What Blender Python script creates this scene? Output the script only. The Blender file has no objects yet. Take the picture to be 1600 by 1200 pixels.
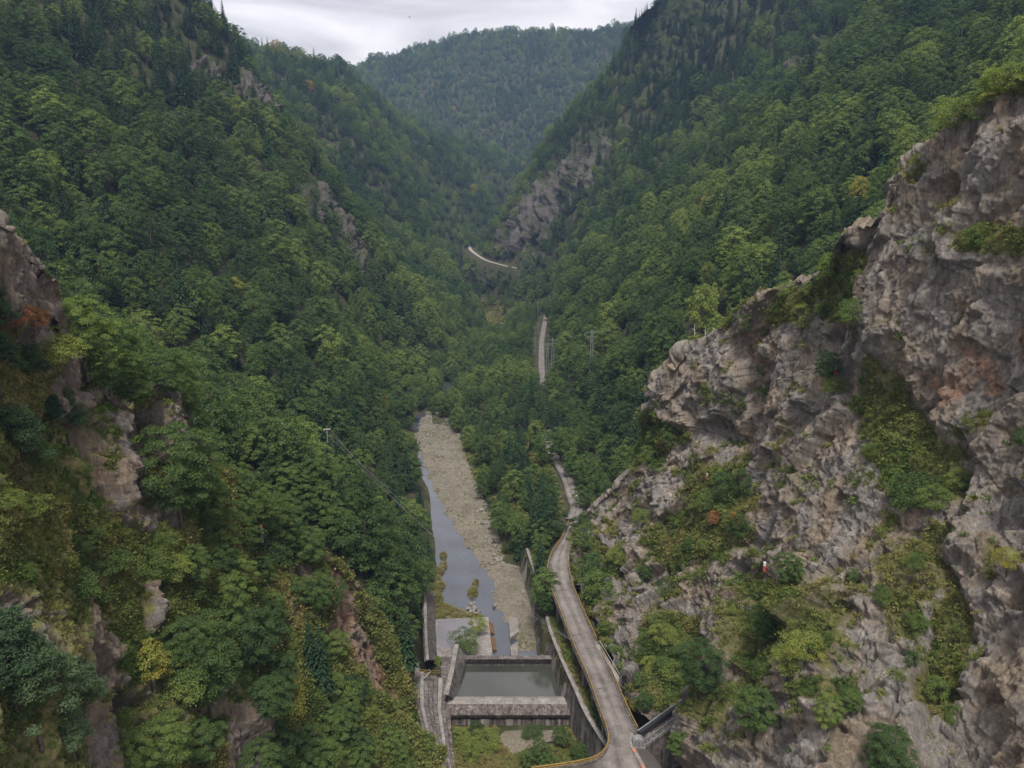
import bpy, math, random
import numpy as np
from mathutils import Vector, Matrix

random.seed(7)
RNG = np.random.default_rng(7)
SC = bpy.context.scene
COL = SC.collection
R = math.radians

# ---------------------------------------------------------------- camera
F_PX, PITCH = 1203.0, 12.6                # focal length in photo pixels (1600 wide), downward pitch in degrees
cd = bpy.data.cameras.new('camera')
cd.sensor_width = 36.0
cd.lens = 36.0 * F_PX / 1600.0
cd.clip_start = 0.5
cd.clip_end = 9000.0
cam = bpy.data.objects.new('camera', cd)
COL.objects.link(cam)
cam.location = (0, 0, 0)
cam.rotation_euler = (R(90 - PITCH), 0, 0)
SC.camera = cam

# ---------------------------------------------------------------- sky, sun, exposure
SUN_EL, SUN_AZ = 60.0, 178.0              # high sun behind thick cloud, behind the viewer
wd = bpy.data.worlds.new('World')
SC.world = wd
wd.use_nodes = True
wn, wl = wd.node_tree.nodes, wd.node_tree.links
wn.clear()
w_out = wn.new('ShaderNodeOutputWorld')
sky = wn.new('ShaderNodeTexSky')
sky.sky_type = 'NISHITA'
sky.sun_disc = False
sky.sun_elevation = R(SUN_EL)
sky.sun_rotation = R(SUN_AZ)
b_sky = wn.new('ShaderNodeBackground'); b_sky.inputs['Strength'].default_value = 0.10
wl.new(sky.outputs[0], b_sky.inputs[0])
tc = wn.new('ShaderNodeTexCoord')
mp = wn.new('ShaderNodeMapping'); mp.inputs['Scale'].default_value = (2.0, 2.0, 11.0)
wl.new(tc.outputs['Generated'], mp.inputs[0])
nz = wn.new('ShaderNodeTexNoise'); nz.inputs['Scale'].default_value = 1.5; nz.inputs['Detail'].default_value = 6
nz.inputs['Roughness'].default_value = 0.5; nz.inputs['Distortion'].default_value = 0.5
wl.new(mp.outputs[0], nz.inputs[0])
rp = wn.new('ShaderNodeValToRGB')
rp.color_ramp.elements[0].position = 0.38; rp.color_ramp.elements[0].color = (0.297, 0.28, 0.284, 1)
rp.color_ramp.elements[1].position = 0.60; rp.color_ramp.elements[1].color = (0.520, 0.492, 0.490, 1)
wl.new(nz.outputs[0], rp.inputs[0])
b_cl = wn.new('ShaderNodeBackground'); b_cl.inputs['Strength'].default_value = 1.0
# overcast sky: brighter overhead than at the horizon
sxyz = wn.new('ShaderNodeSeparateXYZ'); wl.new(tc.outputs['Generated'], sxyz.inputs[0])
grd = wn.new('ShaderNodeMath'); grd.operation = 'MULTIPLY_ADD'; grd.use_clamp = False
mxz = wn.new('ShaderNodeMath'); mxz.operation = 'MAXIMUM'; mxz.inputs[1].default_value = 0.0; wl.new(sxyz.outputs[2], mxz.inputs[0])
wl.new(mxz.outputs[0], grd.inputs[0]); grd.inputs[1].default_value = 1.5; grd.inputs[2].default_value = 1.0
gm = wn.new('ShaderNodeMix'); gm.data_type = 'RGBA'; gm.blend_type = 'MULTIPLY'; gm.inputs[0].default_value = 1.0
wl.new(rp.outputs[0], gm.inputs[6]); wl.new(grd.outputs[0], gm.inputs[7])
wl.new(gm.outputs[2], b_cl.inputs[0])
mx = wn.new('ShaderNodeMixShader'); mx.inputs[0].default_value = 0.95
wl.new(b_sky.outputs[0], mx.inputs[1]); wl.new(b_cl.outputs[0], mx.inputs[2])
wl.new(mx.outputs[0], w_out.inputs['Surface'])

sd = bpy.data.lights.new('sun', 'SUN')
sd.energy = 2.9; sd.angle = R(12); sd.color = (1.0, 0.97, 0.92)
sun = bpy.data.objects.new('sun', sd)
COL.objects.link(sun)
az, el = R(SUN_AZ), R(SUN_EL)
sun_dir = Vector((math.sin(az) * math.cos(el), math.cos(az) * math.cos(el), math.sin(el)))
sun.rotation_euler = sun_dir.to_track_quat('Z', 'Y').to_euler()
sun.location = (0, 0, 600)

vs = SC.view_settings
vs.view_transform = 'Standard'; vs.look = 'None'; vs.gamma = 1.0; vs.use_curve_mapping = False
vs.exposure = 0.8
SC.cycles.use_denoising = True
SC.cycles.max_bounces = 6; SC.cycles.diffuse_bounces = 3; SC.cycles.glossy_bounces = 2
SC.cycles.transmission_bounces = 3; SC.cycles.transparent_max_bounces = 4; SC.cycles.volume_bounces = 0

# ---------------------------------------------------------------- projection helpers (photo pixels <-> world points)
CT, ST = math.cos(R(PITCH)), math.sin(R(PITCH))

def at(px, py, Y):
    """World point seen at photo pixel (px, py) at forward distance Y."""
    px = np.asarray(px, float); py = np.asarray(py, float); Y = np.asarray(Y, float)
    u = (px - 800) / F_PX; v = (600 - py) / F_PX
    k = Y / (CT + v * ST)
    return np.stack([u * k, Y + 0 * k, (-ST + v * CT) * k], -1)

def at_z(px, py, z):
    """World point seen at photo pixel (px, py) on the level z."""
    px = np.asarray(px, float); py = np.asarray(py, float); z = np.asarray(z, float)
    u = (px - 800) / F_PX; v = (600 - py) / F_PX
    k = z / (-ST + v * CT)
    return np.stack([u * k, (CT + v * ST) * k, z + 0 * k], -1)

def proj(P):
    P = np.asarray(P, float)
    d = P[..., 1] * CT - P[..., 2] * ST
    w = P[..., 1] * ST + P[..., 2] * CT
    d = np.where(d < 1, 1, d)
    return 800 + F_PX * P[..., 0] / d, 600 - F_PX * w / d, d

def inpoly(px, py, poly):
    px = np.asarray(px, float); py = np.asarray(py, float)
    c = np.zeros(px.shape, bool)
    n = len(poly); j = n - 1
    for i in range(n):
        xi, yi = poly[i][0], poly[i][1]; xj, yj = poly[j][0], poly[j][1]
        if yi != yj:
            c ^= ((yi > py) != (yj > py)) & (px < (xj - xi) * (py - yi) / (yj - yi) + xi)
        j = i
    return c

def polydist(px, py, poly):
    """Distance to the polygon's outline, positive inside."""
    px = np.asarray(px, float); py = np.asarray(py, float)
    d = np.full(px.shape, 1e9); n = len(poly)
    for i in range(n):
        ax, ay = poly[i][0], poly[i][1]; bx, by = poly[(i + 1) % n][0], poly[(i + 1) % n][1]
        ex, ey = bx - ax, by - ay; L = ex * ex + ey * ey + 1e-9
        t = np.clip(((px - ax) * ex + (py - ay) * ey) / L, 0, 1)
        d = np.minimum(d, np.hypot(px - ax - t * ex, py - ay - t * ey))
    return np.where(inpoly(px, py, poly), d, -d)

def sstep(a, b, x):
    t = np.clip((x - a) / (b - a), 0, 1)
    return t * t * (3 - 2 * t)

# ---------------------------------------------------------------- numpy noise
def _hash(ix, iy, iz, seed):
    h = (ix.astype(np.int64) * 374761393 + iy.astype(np.int64) * 668265263 + iz.astype(np.int64) * 2147483647 + seed * 974634777)
    h = (h ^ (h >> 13)) * 1274126177
    h = h & 0x7fffffff
    h = (h ^ (h >> 15)) * 2246822519
    h = h & 0x7fffffff
    h = h ^ (h >> 16)
    return (h & 0xffffff) / float(0x1000000)

def vnoise(P, seed=0):
    """Smooth value noise in -1..1."""
    P = np.asarray(P, float)
    i = np.floor(P).astype(np.int64); f = P - i
    f = f * f * f * (f * (f * 6 - 15) + 10)
    r = 0
    for a in (0, 1):
        for b in (0, 1):
            for c in (0, 1):
                w = (f[..., 0] if a else 1 - f[..., 0]) * (f[..., 1] if b else 1 - f[..., 1]) * (f[..., 2] if c else 1 - f[..., 2])
                r = r + w * _hash(i[..., 0] + a, i[..., 1] + b, i[..., 2] + c, seed)
    return r * 2 - 1

def fbm(P, oct=4, seed=0, gain=0.5):
    P = np.asarray(P, float); r = 0; a = 1.0
    for o in range(oct):
        r = r + a * vnoise(P * (2.03 ** o) + o * 17.3, seed + o); a *= gain
    return r

def facets(P, seed=0):
    """Blocky rock: every Voronoi cell is a tilted plane; returns plane height and the distance to the joint."""
    P = np.asarray(P, float)
    i = np.floor(P).astype(np.int64)
    d1 = np.full(P.shape[:-1], 1e9); d2 = d1.copy()
    best = np.zeros(P.shape[:-1]); second = best.copy()
    for a in (-1, 0, 1):
        for b in (-1, 0, 1):
            for c in (-1, 0, 1):
                cx, cy, cz = i[..., 0] + a, i[..., 1] + b, i[..., 2] + c
                h1 = _hash(cx, cy, cz, seed); h2 = _hash(cx, cy, cz, seed + 11); h3 = _hash(cx, cy, cz, seed + 23)
                dx = P[..., 0] - cx - h1; dy = P[..., 1] - cy - h2; dz = P[..., 2] - cz - h3
                d = dx * dx + dy * dy + dz * dz
                val = (h1 * 7.31 % 1.0) - 0.5 + (h2 * 5.77 % 1.0 - 0.5) * 1.9 * dx + (h3 * 3.91 % 1.0 - 0.5) * 1.9 * dy + (h1 * 9.13 % 1.0 - 0.55) * 0.7 * dz
                m = d < d1; m2 = (~m) & (d < d2)
                second = np.where(m, best, np.where(m2, val, second))
                d2 = np.where(m, d1, np.minimum(d2, d))
                best = np.where(m, val, best)
                d1 = np.where(m, d, d1)
    e = np.sqrt(d2) - np.sqrt(d1); w = 0.5 + 0.5 * sstep(0.0, 0.075, e)      # a steep but continuous step from one plane to the next
    return best * w + second * (1 - w), e

# ---------------------------------------------------------------- mesh / object helpers
def link(o, parent=None):
    COL.objects.link(o)
    if parent is not None: o.parent = parent
    return o

def np_mesh(name, V, Fq, mats, smooth=True, midx=None, attrs=None):
    """Mesh from numpy vertices and faces (n,4) or (n,3)."""
    me = bpy.data.meshes.new(name)
    V = np.asarray(V, np.float32); Fq = np.asarray(Fq, np.int32)
    n, k = Fq.shape
    me.vertices.add(len(V)); me.vertices.foreach_set('co', V.ravel())
    me.loops.add(n * k); me.loops.foreach_set('vertex_index', Fq.ravel())
    me.polygons.add(n); me.polygons.foreach_set('loop_start', np.arange(0, n * k, k, dtype=np.int32))
    try: me.polygons.foreach_set('loop_total', np.full(n, k, np.int32))
    except Exception: pass
    me.polygons.foreach_set('use_smooth', np.full(n, bool(smooth)))
    for m in (mats if isinstance(mats, (list, tuple)) else [mats]): me.materials.append(m)
    if midx is not None: me.polygons.foreach_set('material_index', np.asarray(midx, np.int32))
    for an, av in (attrs or {}).items():
        a = me.attributes.new(an, 'FLOAT', 'POINT'); a.data.foreach_set('value', np.asarray(av, np.float32))
    me.update(calc_edges=True); me.validate()
    return me

def grid_faces(nr, nc):
    a = np.arange(nr * nc).reshape(nr, nc)
    return np.stack([a[:-1, :-1].ravel(), a[:-1, 1:].ravel(), a[1:, 1:].ravel(), a[1:, :-1].ravel()], -1)

class MB:
    """Collects boxes, prisms and tubes that form ONE part."""
    def __init__(s): s.v = []; s.f = []
    def add(s, V, Fs):
        b = len(s.v); s.v += [tuple(map(float, p)) for p in V]; s.f += [tuple(b + i for i in f) for f in Fs]; return s
    def box(s, c, size, ax=(1, 0, 0), up=(0, 0, 1)):
        ax = Vector(ax).normalized(); up = Vector(up); ay = up.cross(ax).normalized(); az_ = ax.cross(ay).normalized()
        c = Vector(c); hx, hy, hz = [q / 2 for q in size]; V = []
        for sz in (-1, 1):
            for sx, sy in ((-1, -1), (1, -1), (1, 1), (-1, 1)): V.append(c + ax * hx * sx + ay * hy * sy + az_ * hz * sz)
        return s.add(V, [(3, 2, 1, 0), (4, 5, 6, 7), (0, 1, 5, 4), (1, 2, 6, 5), (2, 3, 7, 6), (3, 0, 4, 7)])
    def bar(s, a, b, w, h, up=(0, 0, 1)):
        a = Vector(a); b = Vector(b); d = b - a
        if abs(d.normalized().dot(Vector(up))) > 0.98: up = (1, 0, 0)
        return s.box((a + b) / 2, (d.length, w, h), d, up)
    def tube(s, pts, r, n=6, cap=True):
        pts = [Vector(p) for p in pts]; m = len(pts); V = []; 
        rr = r if isinstance(r, (list, tuple)) else [r] * m
        prev = None
        for i, p in enumerate(pts):
            d = (pts[min(i + 1, m - 1)] - pts[max(i - 1, 0)]).normalized()
            ref = Vector((0, 0, 1)) if abs(d.z) < 0.95 else Vector((1, 0, 0))
            x = d.cross(ref).normalized() if prev is None else (prev - d * prev.dot(d)).normalized()
            prev = x; y = d.cross(x)
            for k in range(n):
                t = 2 * math.pi * k / n; V.append(p + (x * math.cos(t) + y * math.sin(t)) * rr[i])
        Fs = [(i * n + k, i * n + (k + 1) % n, (i + 1) * n + (k + 1) % n, (i + 1) * n + k) for i in range(m - 1) for k in range(n)]
        if cap: Fs += [tuple(range(n - 1, -1, -1)), tuple((m - 1) * n + k for k in range(n))]
        return s.add(V, Fs)
    def strip(s, rows):
        """Closed or open loft of equal-length rows of points."""
        n = len(rows[0]); V = [p for r in rows for p in r]
        return s.add(V, [(i * n + k, i * n + k + 1, (i + 1) * n + k + 1, (i + 1) * n + k) for i in range(len(rows) - 1) for k in range(n - 1)])
    def mesh(s, name, mat, smooth=False):
        me = bpy.data.meshes.new(name); me.from_pydata(s.v, [], s.f)
        for m in (mat if isinstance(mat, (list, tuple)) else [mat]): me.materials.append(m)
        if smooth: me.polygons.foreach_set('use_smooth', np.ones(len(me.polygons), bool))
        me.update(); return me
    def build(s, name, mat, parent=None, smooth=False):
        return link(bpy.data.objects.new(name, s.mesh(name, mat, smooth)), parent)

def tag(o, label, cat, group=None):
    o['label'] = label; o['category'] = cat
    if group: o['group'] = group
    return o

def thing(name, label, cat, loc=(0, 0, 0), group=None):
    o = bpy.data.objects.new(name, None); o.empty_display_size = 0.5
    o.location = loc; COL.objects.link(o)
    return tag(o, label, cat, group)

def part(mb, name, mat, root, smooth=False):
    """Part built in world coordinates, parented to a thing that stands at root.location."""
    o = mb.build(name, mat, root, smooth); o.location = tuple(-c for c in root.location); return o

def struct(o): o['kind'] = 'structure'; return o
def stuff(o): o['kind'] = 'stuff'; return o

# ---------------------------------------------------------------- materials
def new_mat(name):
    m = bpy.data.materials.new(name); m.use_nodes = True
    n = m.node_tree.nodes; n.clear()
    out = n.new('ShaderNodeOutputMaterial')
    return m, n, m.node_tree.links, out

def ramp(n, stops):
    r = n.new('ShaderNodeValToRGB'); e = r.color_ramp.elements
    while len(e) < len(stops): e.new(0.5)
    for q, (p, c) in zip(e, stops): q.position = p; q.color = (*c, 1)
    return r

def noise(n, l, scale, detail=5, rough=0.6, vec=None, dist=0.0):
    t = n.new('ShaderNodeTexNoise'); t.inputs['Scale'].default_value = scale; t.inputs['Detail'].default_value = detail
    t.inputs['Roughness'].default_value = rough; t.inputs['Distortion'].default_value = dist
    if vec is not None: l.new(vec, t.inputs['Vector'])
    return t

def mixc(n, l, fac, a, b, mode='MIX'):
    m = n.new('ShaderNodeMix'); m.data_type = 'RGBA'; m.blend_type = mode
    if isinstance(fac, (int, float)): m.inputs[0].default_value = fac
    else: l.new(fac, m.inputs[0])
    for v, i in ((a, 6), (b, 7)):
        if isinstance(v, tuple): m.inputs[i].default_value = (*v, 1)
        else: l.new(v, m.inputs[i])
    return m.outputs[2]

def obj_vec(n, l, scale=(1, 1, 1), rot=(0, 0, 0)):
    t = n.new('ShaderNodeNewGeometry')
    m = n.new('ShaderNodeMapping'); m.inputs['Scale'].default_value = scale; m.inputs['Rotation'].default_value = rot
    l.new(t.outputs['Position'], m.inputs[0]); return m.outputs[0]

def attr(n, name, kind='GEOMETRY'):
    a = n.new('ShaderNodeAttribute'); a.attribute_name = name; a.attribute_type = kind; return a

def mth(n, l, op, a, b=None, clamp=False):
    m = n.new('ShaderNodeMath'); m.operation = op; m.use_clamp = clamp
    for v, i in ((a, 0), (b, 1)):
        if v is None: continue
        if isinstance(v, (int, float)): m.inputs[i].default_value = v
        else: l.new(v, m.inputs[i])
    return m.outputs[0]

def finish(n, l, out, col, rough=0.9, bump=None, bstr=0.4, bdist=0.1, spec=0.2):
    p = n.new('ShaderNodeBsdfPrincipled')
    if isinstance(col, tuple): p.inputs['Base Color'].default_value = (*col, 1)
    else: l.new(col, p.inputs['Base Color'])
    if isinstance(rough, (int, float)): p.inputs['Roughness'].default_value = rough
    else: l.new(rough, p.inputs['Roughness'])
    p.inputs['Specular IOR Level'].default_value = spec
    if bump is not None:
        b = n.new('ShaderNodeBump'); b.inputs['Strength'].default_value = bstr; b.inputs['Distance'].default_value = bdist
        l.new(bump, b.inputs['Height']); l.new(b.outputs[0], p.inputs['Normal'])
    l.new(p.outputs[0], out.inputs['Surface'])
    return p

def mat_rock(name, grey, tan, tanamt=0.5, green=0.0, vb=1.0):
    m, n, l, out = new_mat(name)
    v = obj_vec(n, l)
    vs_ = obj_vec(n, l, (1, 1, 0.30), (-0.4, 0.1, 0.0))
    n1 = noise(n, l, 0.8, 12, 0.80, vs_, 0.5)
    r1 = ramp(n, [(0.30, tuple(c * 0.16 for c in grey)), (0.43, tuple(c * 0.62 for c in grey)), (0.56, grey), (0.72, tuple(min(1, c * 1.9) for c in grey))])
    l.new(n1.outputs[0], r1.inputs[0])
    n2 = noise(n, l, 0.13, 5, 0.6, v)
    r2 = ramp(n, [(0.42, (0, 0, 0)), (0.62, (1, 1, 1))]); l.new(n2.outputs[0], r2.inputs[0])
    f2 = mth(n, l, 'MULTIPLY', r2.outputs[0], tanamt)
    tcol = mixc(n, l, 1.0, r1.outputs[0], tan, 'MULTIPLY')
    tcol = mixc(n, l, 1.0, tcol, (4.2, 4.2, 4.2), 'MULTIPLY')
    c = mixc(n, l, f2, r1.outputs[0], tcol)
    # pale lichen specks
    n3 = noise(n, l, 5.0, 3, 0.7, v); r3 = ramp(n, [(0.60, (0, 0, 0)), (0.72, (0.5, 0.5, 0.5))]); l.new(n3.outputs[0], r3.inputs[0])
    c = mixc(n, l, r3.outputs[0], c, tuple(min(1, x * 2.1) for x in grey))
    st = attr(n, 'stain')
    ns = noise(n, l, 0.9, 6, 0.7, vs_)
    rs = ramp(n, [(0.35, (0.10, 0.075, 0.065)), (0.5, (0.22, 0.115, 0.065)), (0.68, (0.30, 0.22, 0.17))]); l.new(ns.outputs[0], rs.inputs[0])
    c = mixc(n, l, st.outputs['Fac'], c, rs.outputs[0])
    # grass and moss growing on ledges
    vg = attr(n, 'veg')
    n4 = noise(n, l, 1.6, 6, 0.65, v)
    r4 = ramp(n, [(0.30, (0.050, 0.056, 0.020)), (0.46, (0.105, 0.108, 0.038)), (0.58, (0.155, 0.132, 0.058)), (0.74, (0.21, 0.17, 0.095))] if not green else [(0.30, (0.025, 0.036, 0.014)), (0.46, (0.045, 0.062, 0.022)), (0.6, (0.075, 0.082, 0.032)), (0.74, (0.10, 0.09, 0.05))])
    for e_ in r4.color_ramp.elements: e_.color = (e_.color[0] * vb, e_.color[1] * vb, e_.color[2] * vb, 1)
    l.new(n4.outputs[0], r4.inputs[0])
    n5 = noise(n, l, 0.9, 12, 0.82, v)
    f = mth(n, l, 'ADD', vg.outputs['Fac'], mth(n, l, 'MULTIPLY', mth(n, l, 'SUBTRACT', n5.outputs[0], 0.5), 2.1))
    r5 = ramp(n, [(0.40, (0, 0, 0)), (0.62, (1, 1, 1))]); l.new(f, r5.inputs[0])
    c = mixc(n, l, r5.outputs[0], c, r4.outputs[0])
    nb = noise(n, l, 2.6, 10, 0.75, vs_, 0.6)
    finish(n, l, out, c, 0.95, nb.outputs[0], 1.0, 0.6, 0.12)
    return m

def mat_leaf(name, stops, transl=0.33):
    m, n, l, out = new_mat(name)
    a = attr(n, 'tint', 'INSTANCER')
    oi = n.new('ShaderNodeObjectInfo')
    g = n.new('ShaderNodeNewGeometry')
    rl = mth(n, l, 'MULTIPLY', mth(n, l, 'SUBTRACT', g.outputs['Random Per Island'], 0.5), 0.16)
    tcn = n.new('ShaderNodeTexCoord'); nn = noise(n, l, 0.55, 2, 0.5, tcn.outputs['Object'])
    nv = mth(n, l, 'MULTIPLY', mth(n, l, 'SUBTRACT', nn.outputs[0], 0.5), 0.30)
    t = mth(n, l, 'ADD', mth(n, l, 'MULTIPLY', a.outputs['Fac'], 0.5), mth(n, l, 'ADD', rl, nv), True)
    r = ramp(n, stops); l.new(t, r.inputs[0])
    d = n.new('ShaderNodeBsdfDiffuse'); tr = n.new('ShaderNodeBsdfTranslucent'); mxs = n.new('ShaderNodeMixShader')
    l.new(r.outputs[0], d.inputs[0])
    c2 = mixc(n, l, 1.0, r.outputs[0], (1.05, 1.15, 0.55), 'MULTIPLY'); l.new(c2, tr.inputs[0])
    mxs.inputs[0].default_value = transl
    l.new(d.outputs[0], mxs.inputs[1]); l.new(tr.outputs[0], mxs.inputs[2])
    l.new(mxs.outputs[0], out.inputs['Surface'])
    return m

def mat_simple(name, stops, scale=1.0, detail=6, rough=0.9, bump=0.0, vscale=(1, 1, 1), spec=0.2, bdist=0.05, rot=(0, 0, 0), dist=0.0, rgh=0.65):
    m, n, l, out = new_mat(name)
    v = obj_vec(n, l, vscale, rot)
    t = noise(n, l, scale, detail, rgh, v, dist)
    r = ramp(n, stops); l.new(t.outputs[0], r.inputs[0])
    finish(n, l, out, r.outputs[0], rough, t.outputs[0] if bump else None, bump, bdist, spec)
    return m

GREY = (0.238, 0.214, 0.192)
M_CLIFF = mat_rock('cliff_rock', GREY, (0.25, 0.20, 0.13), 0.6)
M_CRAG = mat_rock('crag_rock', (0.095, 0.086, 0.078), (0.20, 0.17, 0.14), 0.5, 1.0, 0.5)
M_LEFT = mat_rock('left_rock', (0.215, 0.190, 0.168), (0.25, 0.195, 0.13), 0.6, 0.0, 1.4)
LEAF_STOPS = [(0.0, (0.036, 0.062, 0.028)), (0.18, (0.080, 0.124, 0.040)), (0.33, (0.150, 0.194, 0.052)), (0.46, (0.215, 0.242, 0.062)),
              (0.58, (0.24, 0.21, 0.045)), (0.70, (0.34, 0.22, 0.045)), (0.82, (0.36, 0.14, 0.07)), (0.95, (0.18, 0.14, 0.09))]
M_LEAF = mat_leaf('leaves', LEAF_STOPS)
M_NEEDLE = mat_leaf('needles', [(0.0, (0.022, 0.044, 0.024)), (0.2, (0.044, 0.076, 0.036)), (0.4, (0.095, 0.130, 0.062)), (0.6, (0.140, 0.160, 0.085)), (0.9, (0.17, 0.14, 0.08))], 0.15)
M_GRASS = mat_leaf('grass_blades', [(0.0, (0.070, 0.110, 0.030)), (0.25, (0.130, 0.145, 0.042)), (0.5, (0.185, 0.160, 0.060)), (0.75, (0.205, 0.165, 0.085)), (1.0, (0.26, 0.205, 0.13))], 0.25)
M_BARK = mat_simple('bark', [(0.3, (0.040, 0.033, 0.028)), (0.6, (0.095, 0.080, 0.068)), (0.8, (0.17, 0.15, 0.13))], 3.0)
M_SOIL = mat_simple('forest_floor', [(0.3, (0.018, 0.020, 0.010)), (0.55, (0.040, 0.040, 0.018)), (0.75, (0.075, 0.062, 0.035))], 0.15, 8, 0.95, 0.5, bdist=0.5)

# ================================================================ THE VALLEY: hillsides as one height field cut into named pieces
FLOOR = -119.5
def zpt(px, z, Y):
    r = z / Y; v = (ST + r * CT) / (CT - r * ST); k = Y / (CT + v * ST)
    return ((px - 800) / F_PX * k, z)

TREE_H = 9.5
def slice_pts(Y, pts):
    """Cross-section of the valley at distance Y: ('x', x, z) world, ('g', px, z) ground, (px, py) top of the canopy, (px, py, 0) bare ground."""
    X, Z = [], []
    for p in pts:
        if p[0] == 'x': X.append(p[1]); Z.append(p[2])
        elif p[0] == 'g': a = zpt(p[1], p[2], Y); X.append(a[0]); Z.append(a[1])
        else:
            q = at(p[0], p[1], Y); h = TREE_H if len(p) == 2 else p[2]
            X.append(float(q[0])); Z.append(max(float(q[2]) - h, -115.5))
    i = np.argsort(X); return np.array(X)[i], np.array(Z)[i]

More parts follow.
